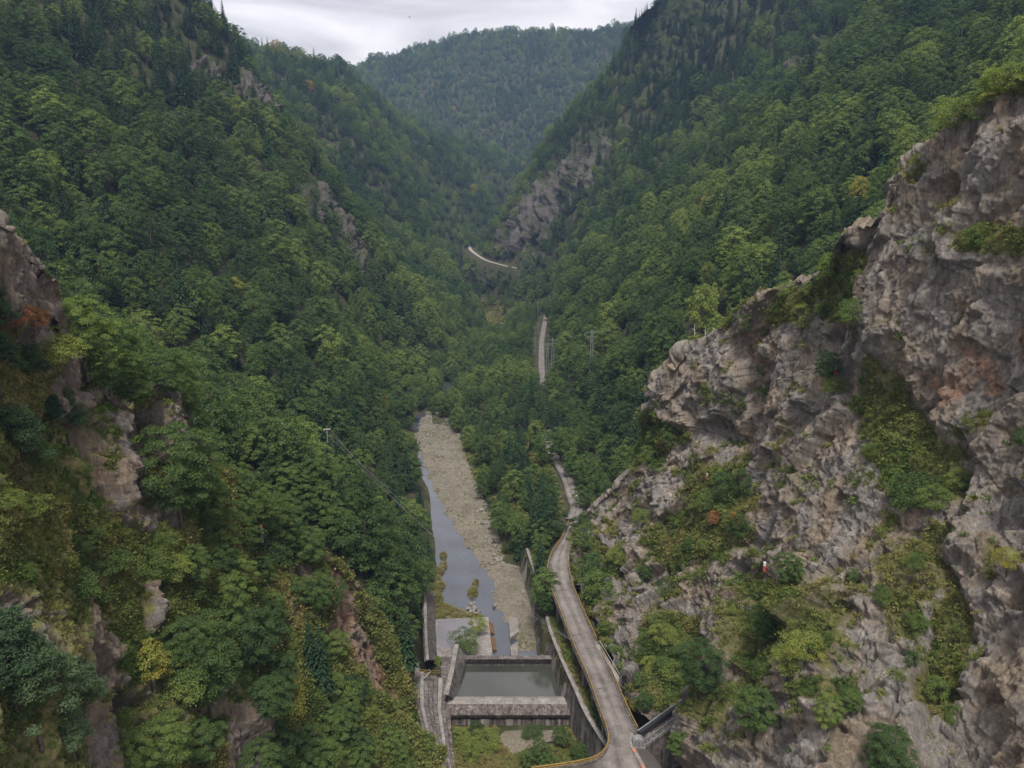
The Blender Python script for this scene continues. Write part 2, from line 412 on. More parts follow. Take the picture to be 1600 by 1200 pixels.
NEAR = [('x', -400, 40), ('x', -150, -40), ('x', -75, -112), ('x', -40, -119.5), ('x', 8, -119.5), ('x', 15, -110), ('x', 60, -108), ('x', 120, -60), ('x', 400, 60)]
SLICES = [
 (40, NEAR), (120, NEAR),
 (146, [('x', -400, 40), ('x', -150, -30), ('x', -70, -95), ('x', -40, -112), ('x', -22, -119.5), ('x', 16.6, -119.5), ('x', 18.2, -109), ('x', 50, -107), ('x', 110, -50), ('x', 400, 80)]),
 (172, [(-400, 250), (0, 430), (200, 545), (330, 615), (450, 670), (520, 715), (590, 800), (635, 900), (650, 1000), ('g', 668, -119.5), ('x', 10.9, -119.5), ('x', 12.6, -109.3), ('x', 50, -107), ('x', 110, -50), ('x', 420, 80)]),
 (205, [(-400, 200), (0, 430), (200, 565), (330, 650), (450, 710), (520, 748), (600, 815), (645, 890), (664, 950), ('g', 680, -119.5), ('x', 5.6, -119.5), ('x', 9.6, -110.3), ('x', 15, -109.2), ('x', 50, -105), ('x', 110, -60), ('x', 420, 80)]),
 (250, [(-400, 120), (0, 360), (200, 520), (330, 630), (450, 710), (520, 750), (600, 795), (655, 830), ('g', 694, -119.5), ('g', 768, -119.5), ('g', 785, -117.4), ('g', 815, -115.5), ('g', 845, -111), ('g', 872, -104.6), ('g', 905, -104.4), (960, 770), (1100, 650), (1300, 450), (1600, 180), (1900, -60)]),
 (300, [(-400, -80), (0, 200), (100, 290), (300, 445), (450, 585), (560, 680), (630, 735), (655, 765), ('g', 681, -119.5), ('g', 738, -119.5), ('g', 756, -117.2), ('g', 800, -115.5), ('g', 850, -111), ('g', 876, -104.8), ('g', 900, -104.4), (950, 690), (1010, 600), (1100, 500), (1200, 420), (1300, 350), (1400, 255), (1500, 170), (1600, 85), (1900, -150)]),
 (360, [(-400, -180), (0, 60), (150, 180), (300, 330), (450, 480), (560, 590), (620, 670), ('g', 660, -119.5), ('g', 700, -119.5), ('g', 728, -117.2), ('g', 790, -115), ('g', 845, -109), ('g', 856, -105.5), ('g', 872, -105), (920, 640), (1000, 520), (1100, 410), (1200, 335), (1300, 270), (1400, 185), (1500, 105), (1600, 20), (1900, -240)]),
 (430, [(-400, -260), (0, -70), (150, 70), (300, 230), (400, 345), (450, 400), (560, 540), (630, 640), ('g', 652, -119.5), ('g', 664, -119.5), ('g', 676, -117.2), ('g', 715, -117), ('g', 780, -114), ('g', 836, -106), ('g', 858, -105.5), (900, 560), (1000, 445), (1100, 350), (1200, 270), (1300, 195), (1400, 110), (1500, 30), (1600, -50), (1900, -330)]),
 (520, [(-400, -340), (0, -220), (150, -60), (250, 60), (330, 150), (400, 225), (470, 310), (560, 440), (640, 560), (680, 612), ('g', 693, -119.5), ('g', 701, -119.5), ('g', 708, -116.8), ('g', 760, -115), ('g', 837, -107), ('g', 856, -106.5), (885, 510), (960, 410), (1060, 322), (1130, 255), (1230, 155), (1330, 70), (1420, -10), (1600, -180), (1900, -460)]),
 (600, [(-400, -420), (0, -300), (200, -130), (318, -2), (360, 50), (400, 118), (460, 205), (520, 290), (600, 395), (660, 480), (705, 560), ('g', 720, -118), ('g', 736, -117), ('g', 770, -115), ('g', 836, -107.5), ('g', 856, -107), (880, 470), (930, 385), (1000, 330), (1060, 285), (1130, 225), (1220, 148), (1330, 45), (1420, -50), (1900, -560)]),
 (700, [(-400, -300), (0, -200), (200, -60), (310, 30), (390, 130), (470, 230), (560, 330), (640, 430), (700, 490), (738, 540), ('g', 748, -118), ('g', 764, -117), ('g', 790, -116), ('g', 836, -108.5), ('g', 856, -108), (875, 448), (930, 372), (1000, 310), (1080, 228), (1200, 130), (1300, 35), (1400, -70), (1900, -560)]),
 (820, [(-400, -250), (0, -120), (200, 0), (350, 130), (450, 240), (560, 345), (650, 420), (720, 460), (755, 500), ('g', 768, -120), ('g', 776, -120), ('g', 790, -119), ('g', 812, -116), ('g', 838, -110), ('g', 856, -109), (875, 418), (910, 360), (980, 270), (1060, 170), (1150, 75), (1250, -30), (1400, -200), (1900, -700)]),
 (930, [(-400, -200), (0, -80), (200, 10), (330, 85), (450, 190), (560, 290), (650, 375), (710, 420), (740, 470), ('g', 752, -120), ('g', 768, -120), ('g', 780, -112), ('g', 800, -90), ('g', 818, -68), ('g', 834, -66), (850, 388, 4), (875, 330, 4), (905, 260, 4), (950, 190, 5), (1010, 110, 5), (1100, 0), (1250, -160), (1900, -760)]),
 (1010, [(-400, -120), (0, -30), (200, 20), (340, 62), (440, 120), (560, 215), (640, 310), (690, 390), (712, 440), ('g', 722, -120), ('g', 730, -118), ('g', 742, -86), ('g', 756, -63), ('g', 792, -60), (806, 372, 3), (822, 330, 4), (850, 268, 5), (895, 195), (945, 128), (985, 60), (1035, 0), (1150, -130), (1900, -760)]),
 (1090, [(-400, -120), (0, -30), (200, 30), (380, 78), (440, 95), (540, 160), (620, 265), (680, 360), (700, 420), ('g', 706, -120), ('g', 714, -116), ('g', 725, -80), ('g', 734, -52), ('g', 743, -50), (748, 374), (775, 330), (810, 280), (850, 228), (900, 172), (955, 112), (990, 48), (1040, -4), (1150, -130), (1900, -760)]),
 (1200, [(-400, -120), (0, -20), (300, 62), (380, 76), (440, 86), (500, 98), (560, 150), (620, 225), (690, 330), (730, 395), ('g', 738, -120), ('g', 752, -120), ('g', 790, -100), (850, 300), (900, 235), (960, 170), (1000, 100), (1060, 40), (1200, -100), (1900, -700)]),
 (1400, [(-400, -60), (0, 10), (300, 74), (440, 92), (540, 112), (600, 158), (650, 205), (700, 245), (745, 300), (775, 350), ('g', 790, -120), ('g', 806, -120), (860, 310), (930, 240), (1000, 170), (1100, 80), (1300, -100), (1900, -600)]),
 (1650, [(-400, 60), (0, 80), (300, 110), (440, 125), (540, 150), (620, 190), (700, 214), (760, 236), (800, 262), (840, 290), (870, 310), (900, 295), (960, 230), (1020, 170), (1150, 80), (1400, -40), (1900, -300)]),
 (1900, [(-400, 120), (0, 150), (400, 190), (540, 215), (640, 225), (700, 236), (760, 240), (830, 250), (880, 235), (950, 190), (1050, 120), (1300, 0), (1900, -200)]),
 (2300, [(-400, 150), (0, 160), (350, 150), (450, 130), (540, 107), (600, 84), (660, 68), (720, 52), (770, 40), (830, 42), (900, 44), (960, 34), (1010, 28), (1100, 10), (1300, -40), (1900, -160)]),
 (2650, [(-400, 260), (0, 260), (450, 240), (800, 200), (1200, 160), (1900, 60)]),
]
NR, NC = 360, 560
YS = np.exp(np.linspace(math.log(40), math.log(2650), NR))
US = np.linspace(-1.12, 1.12, NC)
_sl = np.array([s[0] for s in SLICES], float)
_prof = np.zeros((len(SLICES), NC))
for i, (Y, pts) in enumerate(SLICES):
    X, Z = slice_pts(Y, pts); _prof[i] = np.interp(US * Y, X, Z)
_ly = np.log(_sl)
HZ = np.zeros((NR, NC))
for j in range(NR):
    q = math.log(YS[j]); i = int(np.clip(np.searchsorted(_ly, q) - 1, 0, len(_ly) - 2))
    t = (q - _ly[i]) / (_ly[i + 1] - _ly[i]); t = t * 0.5 + 0.5 * t * t * (3 - 2 * t)
    HZ[j] = _prof[i] * (1 - t) + _prof[i + 1] * t
for _ in range(3):                                        # ease the joints between the sections
    HZ[1:-1] = 0.25 * HZ[:-2] + 0.5 * HZ[1:-1] + 0.25 * HZ[2:]
HX = US[None, :] * YS[:, None]; HY = np.repeat(YS[:, None], NC, 1)
up = np.clip((HZ + 108) / 40.0, 0, 1)                     # gullies and ribs only above the valley floor
amp = np.clip(HY / 420.0, 0.25, 2.3)
gul = fbm(np.stack([HX / 55, HY / 55, HX * 0], -1), 4, 3) * 5.0 * amp * up
gul += fbm(np.stack([HX / 16, HY / 16, HX * 0], -1), 3, 9) * 1.2 * up
HZ += gul + fbm(np.stack([HX / 5, HY / 5, HX * 0], -1), 2, 5) * 0.15

# level beds for the road up the valley and the dirt road on the far spur
ROAD_PTS = np.array([at_z(x, y, z) for x, y, z in [(893, 812, -103.2), (901, 797, -103.6), (896, 780, -104), (885, 746, -104.3), (873, 724, -104.5), (860, 700, -104.8), (853, 670, -105.2), (850, 640, -105.8), (848, 600, -106.5), (846, 562, -106.8), (847, 530, -107), (851, 505, -108), (853, 492, -108.6)]])
DIRT_PTS = np.array([at(x, y, d) for x, y, d in [(729, 379, 1135), (733, 385, 1112), (736, 391, 1090), (746, 399, 1050), (760, 407, 1010), (780, 413, 970), (800, 418, 940), (820, 421, 922)]])
def near_line(x, y, P):
    d = np.full(np.shape(x), 1e9); z = np.zeros(np.shape(x))
    for a, b in zip(P[:-1], P[1:]):
        e = b[:2] - a[:2]; t = np.clip(((x - a[0]) * e[0] + (y - a[1]) * e[1]) / (e @ e), 0, 1)
        q = np.hypot(x - a[0] - t * e[0], y - a[1] - t * e[1]); m = q < d
        d = np.where(m, q, d); z = np.where(m, a[2] + t * (b[2] - a[2]), z)
    return d, z
for P_line, w0, w1 in ((ROAD_PTS, 5.5, 12.0), (DIRT_PTS, 9.0, 20.0)):
    d_, z_ = near_line(HX, HY, P_line); f_ = 1 - sstep(w0, w1, d_)
    HZ = HZ * (1 - f_) + (z_ - 0.7) * f_

# the river wall: floor of the works on its left, terrace on its right
WALL_Y = [125, 137, 144, 150, 155, 158, 161.5, 164, 167, 181, 185, 189, 205, 219, 242]
WALL_X = [24.0, 20.6, 18.5, 16.9, 15.8, 15.2, 14.4, 12.8, 11.6, 10.2, 8.6, 7.2, 6.4, 5.4, 2.6]
wx_ = np.interp(HY, WALL_Y, WALL_X); wm_ = (HY > 125) & (HY < 243)
HZ = np.where(wm_ & (HX < wx_ + 0.6) & (HX > -19), np.minimum(HZ, -119.6), HZ)
HZ = np.where(wm_ & (HX >= wx_ + 0.6) & (HX < wx_ + 7), np.maximum(HZ, np.interp(HY, [150, 205, 242], [-109.4, -110.6, -111.6])), HZ)

def hf(x, y):
    x = np.asarray(x, float); y = np.maximum(np.asarray(y, float), 40.01)
    fi = np.clip(np.log(y / 40) / math.log(2650 / 40) * (NR - 1), 0, NR - 1.001)
    fj = np.clip((x / y - US[0]) / (US[-1] - US[0]) * (NC - 1), 0, NC - 1.001)
    i = fi.astype(int); j = fj.astype(int); a = fi - i; b = fj - j
    return (HZ[i, j] * (1 - a) * (1 - b) + HZ[i + 1, j] * a * (1 - b) + HZ[i, j + 1] * (1 - a) * b + HZ[i + 1, j + 1] * a * b)

def hit(px, py, y0=130, y1=2640, n=700):
    """First point of the hillsides seen at photo pixel (px, py)."""
    px = np.atleast_1d(np.asarray(px, float)); py = np.atleast_1d(np.asarray(py, float))
    Y = np.exp(np.linspace(math.log(y0), math.log(y1), n)); out = np.full(px.shape, np.nan)
    prev = None; prevY = None
    for y in Y:
        P = at(px, py, y); dz = P[..., 2] - hf(P[..., 0], P[..., 1])
        if prev is not None:
            m = np.isnan(out) & (dz <= 0) & (prev > 0)
            out = np.where(m, prevY + (y - prevY) * prev / (prev - dz + 1e-9), out)
        prev, prevY = dz, y
    return out

# cut into named pieces of the setting
HV = np.stack([HX, HY, HZ], -1).reshape(-1, 3)
HF = grid_faces(NR, NC)
fx = HV[HF].mean(1)
floor_line = np.interp(fx[:, 1], [0, 250, 430, 600, 800, 930, 1090, 1400, 2650], [-8, -12, -42, -32, -20, -42, -80, 0, 0])
side = np.where(fx[:, 1] > 1650, 3, np.where((fx[:, 2] < -112) & (fx[:, 1] < 900), 2, np.where(fx[:, 0] < floor_line, 0, 1)))
for k, nm in enumerate(['hillside', 'hillside', 'valley_ground', 'far_mountain']):
    sel = HF[side == k]
    used, inv = np.unique(sel, return_inverse=True)
    me = np_mesh(nm, HV[used], inv.reshape(-1, 4), M_SOIL)
    struct(link(bpy.data.objects.new(nm, me)))

# ================================================================ ROCK FACES: lofted cliffs with real facets
def catmull(P, t):
    """Catmull-Rom through rows of P at parameter t (0..len-1)."""
    n = len(P); i = np.clip(np.floor(t).astype(int), 0, n - 2); f = (t - i)[:, None]
    g = lambda k: P[np.clip(k, 0, n - 1)]
    p0, p1, p2, p3 = g(i - 1), g(i), g(i + 1), g(i + 2)
    return 0.5 * (2 * p1 + (p2 - p0) * f + (2 * p0 - 5 * p1 + 4 * p2 - p3) * f * f + (3 * p1 - p0 - 3 * p2 + p3) * f ** 3)

def resample(P, m):
    P = np.asarray(P, float); d = np.r_[0, np.cumsum(np.linalg.norm(np.diff(P, axis=0), axis=1))]
    tt = np.interp(np.linspace(0, d[-1], m), d, np.arange(len(P)))
    return catmull(P, tt)

def loft(cols, back, ns, nt, nback):
    """cols: list of [(px, py, Y), ...] from crest to base. back: offsets (dx, dy, dz) of the slope behind the crest."""
    C = np.array([resample(at(*np.array(c, float).T), 40) for c in cols])          # (k, 40, 3)
    crest = C[:, 0]
    B = np.stack([crest + np.array(b) for b in back[::-1]], 1)
    k = len(cols)
    d = np.r_[0, np.cumsum(np.linalg.norm(np.diff(C[:, 10], axis=0), axis=1))]
    # denser where the rock is close to the viewer
    near = np.array([np.mean([q[2] for q in c]) for c in cols]); w = np.r_[0, np.cumsum(np.diff(d) / ((near[1:] + near[:-1]) / 2))]
    ss = np.interp(np.linspace(0, w[-1], ns), w, np.arange(k))
    full = np.concatenate([B, C], 1)                                                # (k, nb+40, 3)
    flat = full.reshape(k, -1)
    S = catmull(flat, ss).reshape(ns, full.shape[1], 3)
    nb = B.shape[1]
    tb = np.linspace(0, nb, nback, endpoint=False); tf = np.linspace(nb, nb + 39, nt)
    tt = np.r_[tb, tf]
    S2 = np.swapaxes(S, 0, 1).reshape(full.shape[1], -1)
    out = catmull(S2, tt).reshape(len(tt), ns, 3)
    return out                                                                       # (rows, cols, 3)

def grid_normals(G, toward):
    a = np.gradient(G, axis=0); b = np.gradient(G, axis=1); n = np.cross(a, b)
    n /= np.linalg.norm(n, axis=-1, keepdims=True) + 1e-9
    s = np.sign((n * np.asarray(toward)).sum(-1, keepdims=True)); s[s == 0] = 1
    return n * np.where(np.median(s) < 0, -1, 1)

def blur2(A, k):
    for _ in range(k):
        A = A.copy(); A[1:-1] = 0.25 * A[:-2] + 0.5 * A[1:-1] + 0.25 * A[2:]; A[:, 1:-1] = 0.25 * A[:, :-2] + 0.5 * A[:, 1:-1] + 0.25 * A[:, 2:]
    return A

def rot_basis(ax, ay, az_):
    return np.array((Matrix.Rotation(ax, 3, 'X') @ Matrix.Rotation(ay, 3, 'Y') @ Matrix.Rotation(az_, 3, 'Z')))

def rock_relief(P, scales, basis, seed):
    """Sum of blocky facets (size in m, height in m) in a tilted, stretched frame."""
    Q = P @ basis.T
    d = 0
    for k, (sx, sy, sz, h, crack) in enumerate(scales):
        rk = rot_basis(0.30 * math.sin(2.3 * k + seed), 0.22 * math.cos(1.7 * k + seed), 0.9 * k)
        q = (Q @ rk.T) / np.array([sx, sy, sz])
        q = q + 0.16 * np.stack([vnoise(q * 0.8 + 3.1, seed + k), vnoise(q * 0.8 + 9.7, seed + 40 + k), vnoise(q * 0.8 + 15.3, seed + 80 + k)], -1)
        f, e = facets(q, seed + 5 * k)
        d = d + h * f * 1.6 - crack * (1 - sstep(0.0, 0.07, e))
    return d

class Cliff:
    pass

def build_cliff(name, cols, back, ns, nt, nback, toward, feats, vegs, stains, scales, basis, mat, seed, vegbias, slopeveg):
    G = loft(cols, back, ns, nt, nback)
    N = grid_normals(G, toward)
    px, py, dep = proj(G)
    px = px + 9 * vnoise(np.stack([px / 26, py / 26, 0 * px], -1), 3); py = py + 9 * vnoise(np.stack([px / 26, py / 26, 0 * px + 7], -1), 4)
    off = np.zeros(px.shape)
    for poly, amt, soft in feats:
        off += amt * sstep(-soft, soft, polydist(px, py, poly))
    big = fbm(G / 22.0, 2, seed) * 1.6 + fbm(G / 7.0, 2, seed + 7) * 0.35
    # nearer rock gets finer relief
    rel = rock_relief(G, scales, basis, seed)
    fine = fbm(G / 1.6, 3, seed + 3, 0.62) * 0.24
    front = np.ones(px.shape); front[:nback] = np.linspace(0.0, 0.6, nback)[:, None]; front[nback:nback + 12] = np.linspace(0.6, 1, 12)[:, None]
    D = (off + big) * (0.3 + 0.7 * front) + (rel + fine) * front
    # mask of grass before displacement
    veg = np.full(px.shape, 0.0)
    for poly, amt, soft in vegs:
        veg = np.maximum(veg, amt * sstep(-soft, soft, polydist(px, py, poly))) if amt > 0 else veg + amt * sstep(-soft, soft, polydist(px, py, poly))
    st = np.zeros(px.shape)
    for poly, amt, soft in stains:
        st = np.maximum(st, amt * sstep(-soft, soft, polydist(px, py, poly)))
    D = D * (1 - 0.40 * np.clip(veg, 0, 1) * front) + 0.25 * np.clip(veg, 0, 1)
    V = G + N * D[..., None]
    Ns = blur2(grid_normals(V, toward), 3); Ns /= np.linalg.norm(Ns, axis=-1, keepdims=True) + 1e-9
    veg = veg + slopeveg * sstep(0.35, 0.8, Ns[..., 2]) + vegbias + 0.28 * fbm(V / 9.0, 3, seed + 21)
    veg = np.clip(veg, -0.5, 1.3); veg[:max(1, nback - 4)] = 1.0
    st = st * np.clip(0.75 + 0.8 * fbm(V / 2.5, 3, seed + 31), 0, 1)
    me = np_mesh(name, V.reshape(-1, 3), grid_faces(*px.shape), mat, attrs={'veg': veg.ravel(), 'stain': st.ravel()})
    nrm = np.zeros(len(me.polygons) * 3)
    o = struct(link(bpy.data.objects.new(name, me)))
    c = Cliff(); c.V = V.reshape(-1, 3); c.N = Ns.reshape(-1, 3); c.veg = veg.ravel(); c.obj = o
    c.px, c.py, c.d = [a.ravel() for a in proj(V)]; c.front = np.zeros(px.shape, bool); c.front[nback:] = True; c.front = c.front.ravel()
    return c

def cliff_at(c, px, py):
    """Front-most point of a cliff near photo pixel (px, py)."""
    m = (np.abs(c.px - px) < 5) & (np.abs(c.py - py) < 5) & c.front
    if not m.any(): m = ((c.px - px) ** 2 + (c.py - py) ** 2) < 900
    if not m.any(): i = np.argmin((c.px - px) ** 2 + (c.py - py) ** 2); return c.V[i], c.N[i]
    ids = np.nonzero(m)[0]; i = ids[np.argmin(c.d[ids])]
    return c.V[i], c.N[i]

R_COLS = [
 [(893, 832, 240), (889, 850, 231), (887, 872, 220), (889, 892, 210), (891, 900, 206)],
 [(922, 797, 238), (914, 840, 229), (910, 880, 219), (914, 925, 200), (919, 948, 192)],
 [(985, 735, 228), (972, 790, 220), (955, 860, 210), (942, 930, 195), (944, 1005, 172)],
 [(1022, 640, 214), (1012, 730, 208), (1000, 820, 200), (984, 930, 184), (975, 1020, 168), (972, 1085, 152)],
 [(1060, 560, 205), (1072, 660, 201), (1072, 750, 194), (1058, 850, 184), (1040, 950, 168), (1020, 1050, 152), (1005, 1120, 140)],
 [(1120, 515, 194), (1142, 640, 186), (1142, 750, 176), (1128, 860, 166), (1106, 960, 156), (1088, 1050, 148), (1072, 1110, 142), (1056, 1180, 138)],
 [(1190, 460, 180), (1208, 600, 170), (1215, 740, 156), (1196, 870, 142), (1172, 980, 128), (1140, 1100, 117), (1120, 1240, 106)],
 [(1280, 420, 164), (1290, 540, 155), (1288, 680, 142), (1276, 820, 127), (1256, 960, 113), (1232, 1080, 104), (1210, 1240, 94)],
 [(1302, 377, 154), (1345, 500, 142), (1366, 640, 130), (1356, 800, 116), (1338, 960, 101), (1316, 1100, 91), (1296, 1260, 81)],
 [(1377, 330, 140), (1424, 500, 129), (1450, 650, 120), (1440, 800, 109), (1428, 950, 98), (1416, 1100, 88), (1396, 1270, 79)],
 [(1402, 270, 141), (1458, 450, 124), (1494, 620, 114), (1504, 780, 104), (1500, 950, 93), (1488, 1100, 85), (1476, 1270, 76)],
 [(1468, 216, 135), (1542, 400, 116), (1572, 600, 106), (1584, 800, 96), (1574, 1000, 85), (1560, 1280, 72)],
 [(1545, 162, 127), (1618, 350, 108), (1650, 600, 97), (1664, 800, 88), (1650, 1000, 78), (1640, 1290, 66)],
 [(1640, 90, 117), (1728, 300, 97), (1784, 600, 84), (1784, 800, 78), (1764, 1000, 70), (1750, 1300, 58)],
 [(1800, 0, 102), (1905, 250, 83), (1980, 600, 72), (1980, 900, 65), (1960, 1320, 52)],
]
R_BACK = [(7, 6, -3.0), (22, 14, -14), (45, 25, -40)]
R_FEATS = [   # (outline in photo pixels, metres out of the face, softness px)
 ([(1018, 608), (1060, 552), (1125, 505), (1150, 560), (1150, 600), (1140, 640), (1100, 668), (1075, 668), (1020, 650)], 3.0, 11),
 ([(1082, 668), (1140, 645), (1180, 560), (1190, 600), (1150, 690), (1100, 700)], -2.6, 14),
 ([(1150, 530), (1185, 520), (1180, 590), (1155, 620)], -2.0, 8),
 ([(1350, 400), (1400, 290), (1480, 220), (1620, 120), (1700, 500), (1560, 700), (1470, 690), (1415, 610), (1355, 520)], 1.5, 12),
 ([(1300, 385), (1345, 395), (1355, 500), (1320, 520), (1285, 460)], -2.5, 12),
 ([(1390, 590), (1440, 640), (1480, 700), (1470, 770), (1400, 770), (1330, 650), (1330, 600)], -2.0, 16),
 ([(1475, 660), (1505, 700), (1500, 790), (1480, 800), (1470, 740)], -2.2, 7),
 ([(1470, 880), (1500, 900), (1512, 1080), (1450, 1110), (1440, 1020)], -2.4, 9),
 ([(1130, 940), (1160, 900), (1165, 1000), (1130, 1200), (1085, 1200), (1110, 1060)], 3.2, 10),
 ([(1165, 900), (1225, 880), (1225, 1000), (1180, 1120), (1150, 1100)], -3.0, 12),
 ([(1250, 1130), (1330, 1090), (1400, 1060), (1440, 1020), (1442, 1300), (1250, 1300)], 3.0, 9),
 ([(1230, 880), (1260, 870), (1270, 960), (1235, 1000), (1215, 960)], 2.4, 9),
 ([(1200, 700), (1260, 640), (1275, 700), (1240, 800), (1205, 780)], 1.8, 8),
 ([(1040, 990), (1110, 950), (1120, 1060), (1010, 1110), (1000, 1060)], -3.0, 14),
 ([(1590, 250), (1640, 250), (1640, 420), (1500, 420), (1500, 360)], -1.2, 10),
 ([(1500, 520), (1560, 560), (1570, 640), (1510, 660), (1470, 600)], -1.4, 10),
]
R_VEG = [
 ([(1020, 640), (1060, 665), (1080, 690), (1040, 700), (1010, 730), (985, 745), (985, 700)], 0.95, 10),
 ([(1290, 400), (1350, 395), (1355, 470), (1330, 520), (1290, 500), (1275, 440)], 0.9, 9),
 ([(1330, 600), (1380, 540), (1400, 600), (1425, 640), (1470, 690), (1480, 770), (1400, 790), (1360, 730), (1320, 640)], 0.85, 12),
 ([(1470, 880), (1495, 920), (1512, 1070), (1470, 1120), (1440, 1090), (1445, 1000)], 1.0, 8),
 ([(1500, 360), (1560, 350), (1640, 370), (1640, 400), (1510, 395)], 0.85, 8),
 ([(1460, 200), (1560, 120), (1700, 60), (1700, 110), (1560, 160), (1500, 200), (1480, 230)], 1.0, 10),
 ([(1080, 740), (1150, 730), (1180, 780), (1170, 850), (1120, 880), (1040, 900), (1020, 850), (1060, 800)], 0.70, 16),
 ([(1200, 470), (1260, 440), (1280, 470), (1240, 500), (1200, 520)], 0.75, 10),
 ([(940, 860), (980, 850), (1000, 880), (960, 900)], 0.6, 10),
 ([(1040, 960), (1100, 960), (1090, 1060), (1020, 1110), (980, 1070), (1010, 1000)], 0.75, 14),
 ([(1170, 900), (1225, 900), (1230, 1020), (1200, 1100), (1150, 1090), (1150, 990)], 0.75, 14),
 ([(1230, 940), (1300, 920), (1330, 1000), (1260, 1060), (1220, 1020)], 0.62, 14),
 ([(1370, 880), (1430, 840), (1480, 800), (1480, 880), (1430, 1000), (1380, 980)], 0.62, 14),
 ([(1110, 1060), (1150, 1060), (1150, 1130), (1110, 1150)], 0.7, 10),
 ([(1550, 850), (1580, 850), (1580, 910), (1545, 910)], 0.65, 9),
 ([(1460, 670), (1550, 655), (1560, 680), (1470, 690)], 0.6, 8),
 ([(1250, 1080), (1330, 1040), (1340, 1080), (1260, 1120)], 0.8, 9),
 ([(1400, 270), (1460, 235), (1480, 260), (1420, 300)], 0.5, 10),
 ([(1500, 420), (1420, 420), (1430, 600), (1560, 640), (1600, 450)], -0.25, 14),
 ([(1480, 1120), (1560, 1000), (1640, 1000), (1640, 1300), (1440, 1300), (1440, 1180)], -0.25, 20),
 ([(895, 900), (960, 900), (1000, 960), (990, 1020), (940, 1000)], -0.08, 20),
]
R_STAIN = [
 ([(1580, 480), (1625, 470), (1625, 560), (1585, 560)], 0.95, 8),
 ([(1500, 545), (1540, 560), (1540, 610), (1500, 620), (1450, 640), (1445, 580), (1490, 580)], 0.8, 10),
 ([(1160, 530), (1190, 520), (1185, 580), (1160, 600)], 0.55, 8),
]
R_SCALES = [(10.0, 8.0, 22.0, 1.9, 0.30), (4.4, 3.4, 10.0, 0.95, 0.22), (1.7, 1.3, 3.8, 0.34, 0.12), (0.6, 0.5, 1.1, 0.13, 0.05)]
CLIFF_R = build_cliff('cliff', R_COLS, R_BACK, 860, 640, 26, (-1, -0.6, 0.4), R_FEATS, R_VEG, R_STAIN, R_SCALES, rot_basis(-0.42, 0.0, 0.25), M_CLIFF, 101, 0.05, 0.30)

L_COLS = [
 [(-260, 150, 62), (-255, 500, 60), (-255, 900, 52), (-255, 1320, 44)],
 [(-70, 290, 77), (-65, 550, 74), (-60, 900, 63), (-60, 1290, 52)],
 [(0, 352, 86), (8, 560, 83), (10, 760, 75), (10, 980, 66), (10, 1290, 57)],
 [(62, 412, 92), (70, 560, 90), (75, 760, 82), (80, 980, 72), (90, 1290, 62)],
 [(128, 560, 100), (135, 650, 97), (140, 800, 90), (140, 980, 81), (150, 1290, 70)],
 [(205, 640, 108), (202, 720, 105), (205, 830, 98), (202, 980, 90), (220, 1290, 77)],
 [(262, 612, 117), (280, 700, 114), (285, 830, 106), (280, 1000, 97), (290, 1290, 83)],
 [(335, 725, 124), (345, 810, 120), (350, 920, 112), (350, 1060, 102), (360, 1290, 90)],
 [(420, 832, 132), (430, 900, 129), (430, 1000, 121), (430, 1100, 112), (440, 1290, 100)],
 [(495, 868, 140), (508, 930, 138), (510, 1020, 130), (510, 1120, 121), (520, 1290, 110)],
 [(540, 892, 143), (568, 1000, 141), (575, 1080, 136), (588, 1150, 128), (600, 1290, 118)],
 [(590, 978, 145), (614, 1050, 144), (625, 1110, 140), (640, 1180, 133), (650, 1290, 125)],
 [(636, 1090, 144), (655, 1145, 142), (668, 1182, 137), (680, 1230, 132), (690, 1300, 127)],
]
L_BACK = [(-6, 6, -4), (-18, 12, -18), (-34, 18, -45)]
L_FEATS = [
 ([(-20, 340), (60, 400), (75, 500), (40, 520), (-20, 480)], 1.3, 10),
 ([(90, 540), (135, 560), (138, 640), (95, 640)], 1.1, 8),
 ([(150, 650), (195, 640), (205, 780), (160, 800)], 1.2, 9),
 ([(240, 600), (275, 590), (295, 690), (255, 680)], 1.2, 9),
 ([(120, 940), (165, 930), (178, 1070), (130, 1090)], 1.1, 8),
 ([(205, 900), (222, 900), (220, 1000), (206, 1000)], 1.6, 6),
 ([(180, 1085), (230, 1085), (235, 1140), (175, 1140)], -3.0, 8),
 ([(430, 880), (460, 880), (465, 970), (430, 970)], 1.1, 8),
 ([(350, 1100), (400, 1090), (395, 1210), (345, 1210)], 1.1, 9),
 ([(485, 890), (512, 890), (508, 950), (488, 950)], 1.6, 7),
 ([(530, 900), (585, 980), (600, 1080), (560, 1070), (530, 980)], -1.2, 14),
]
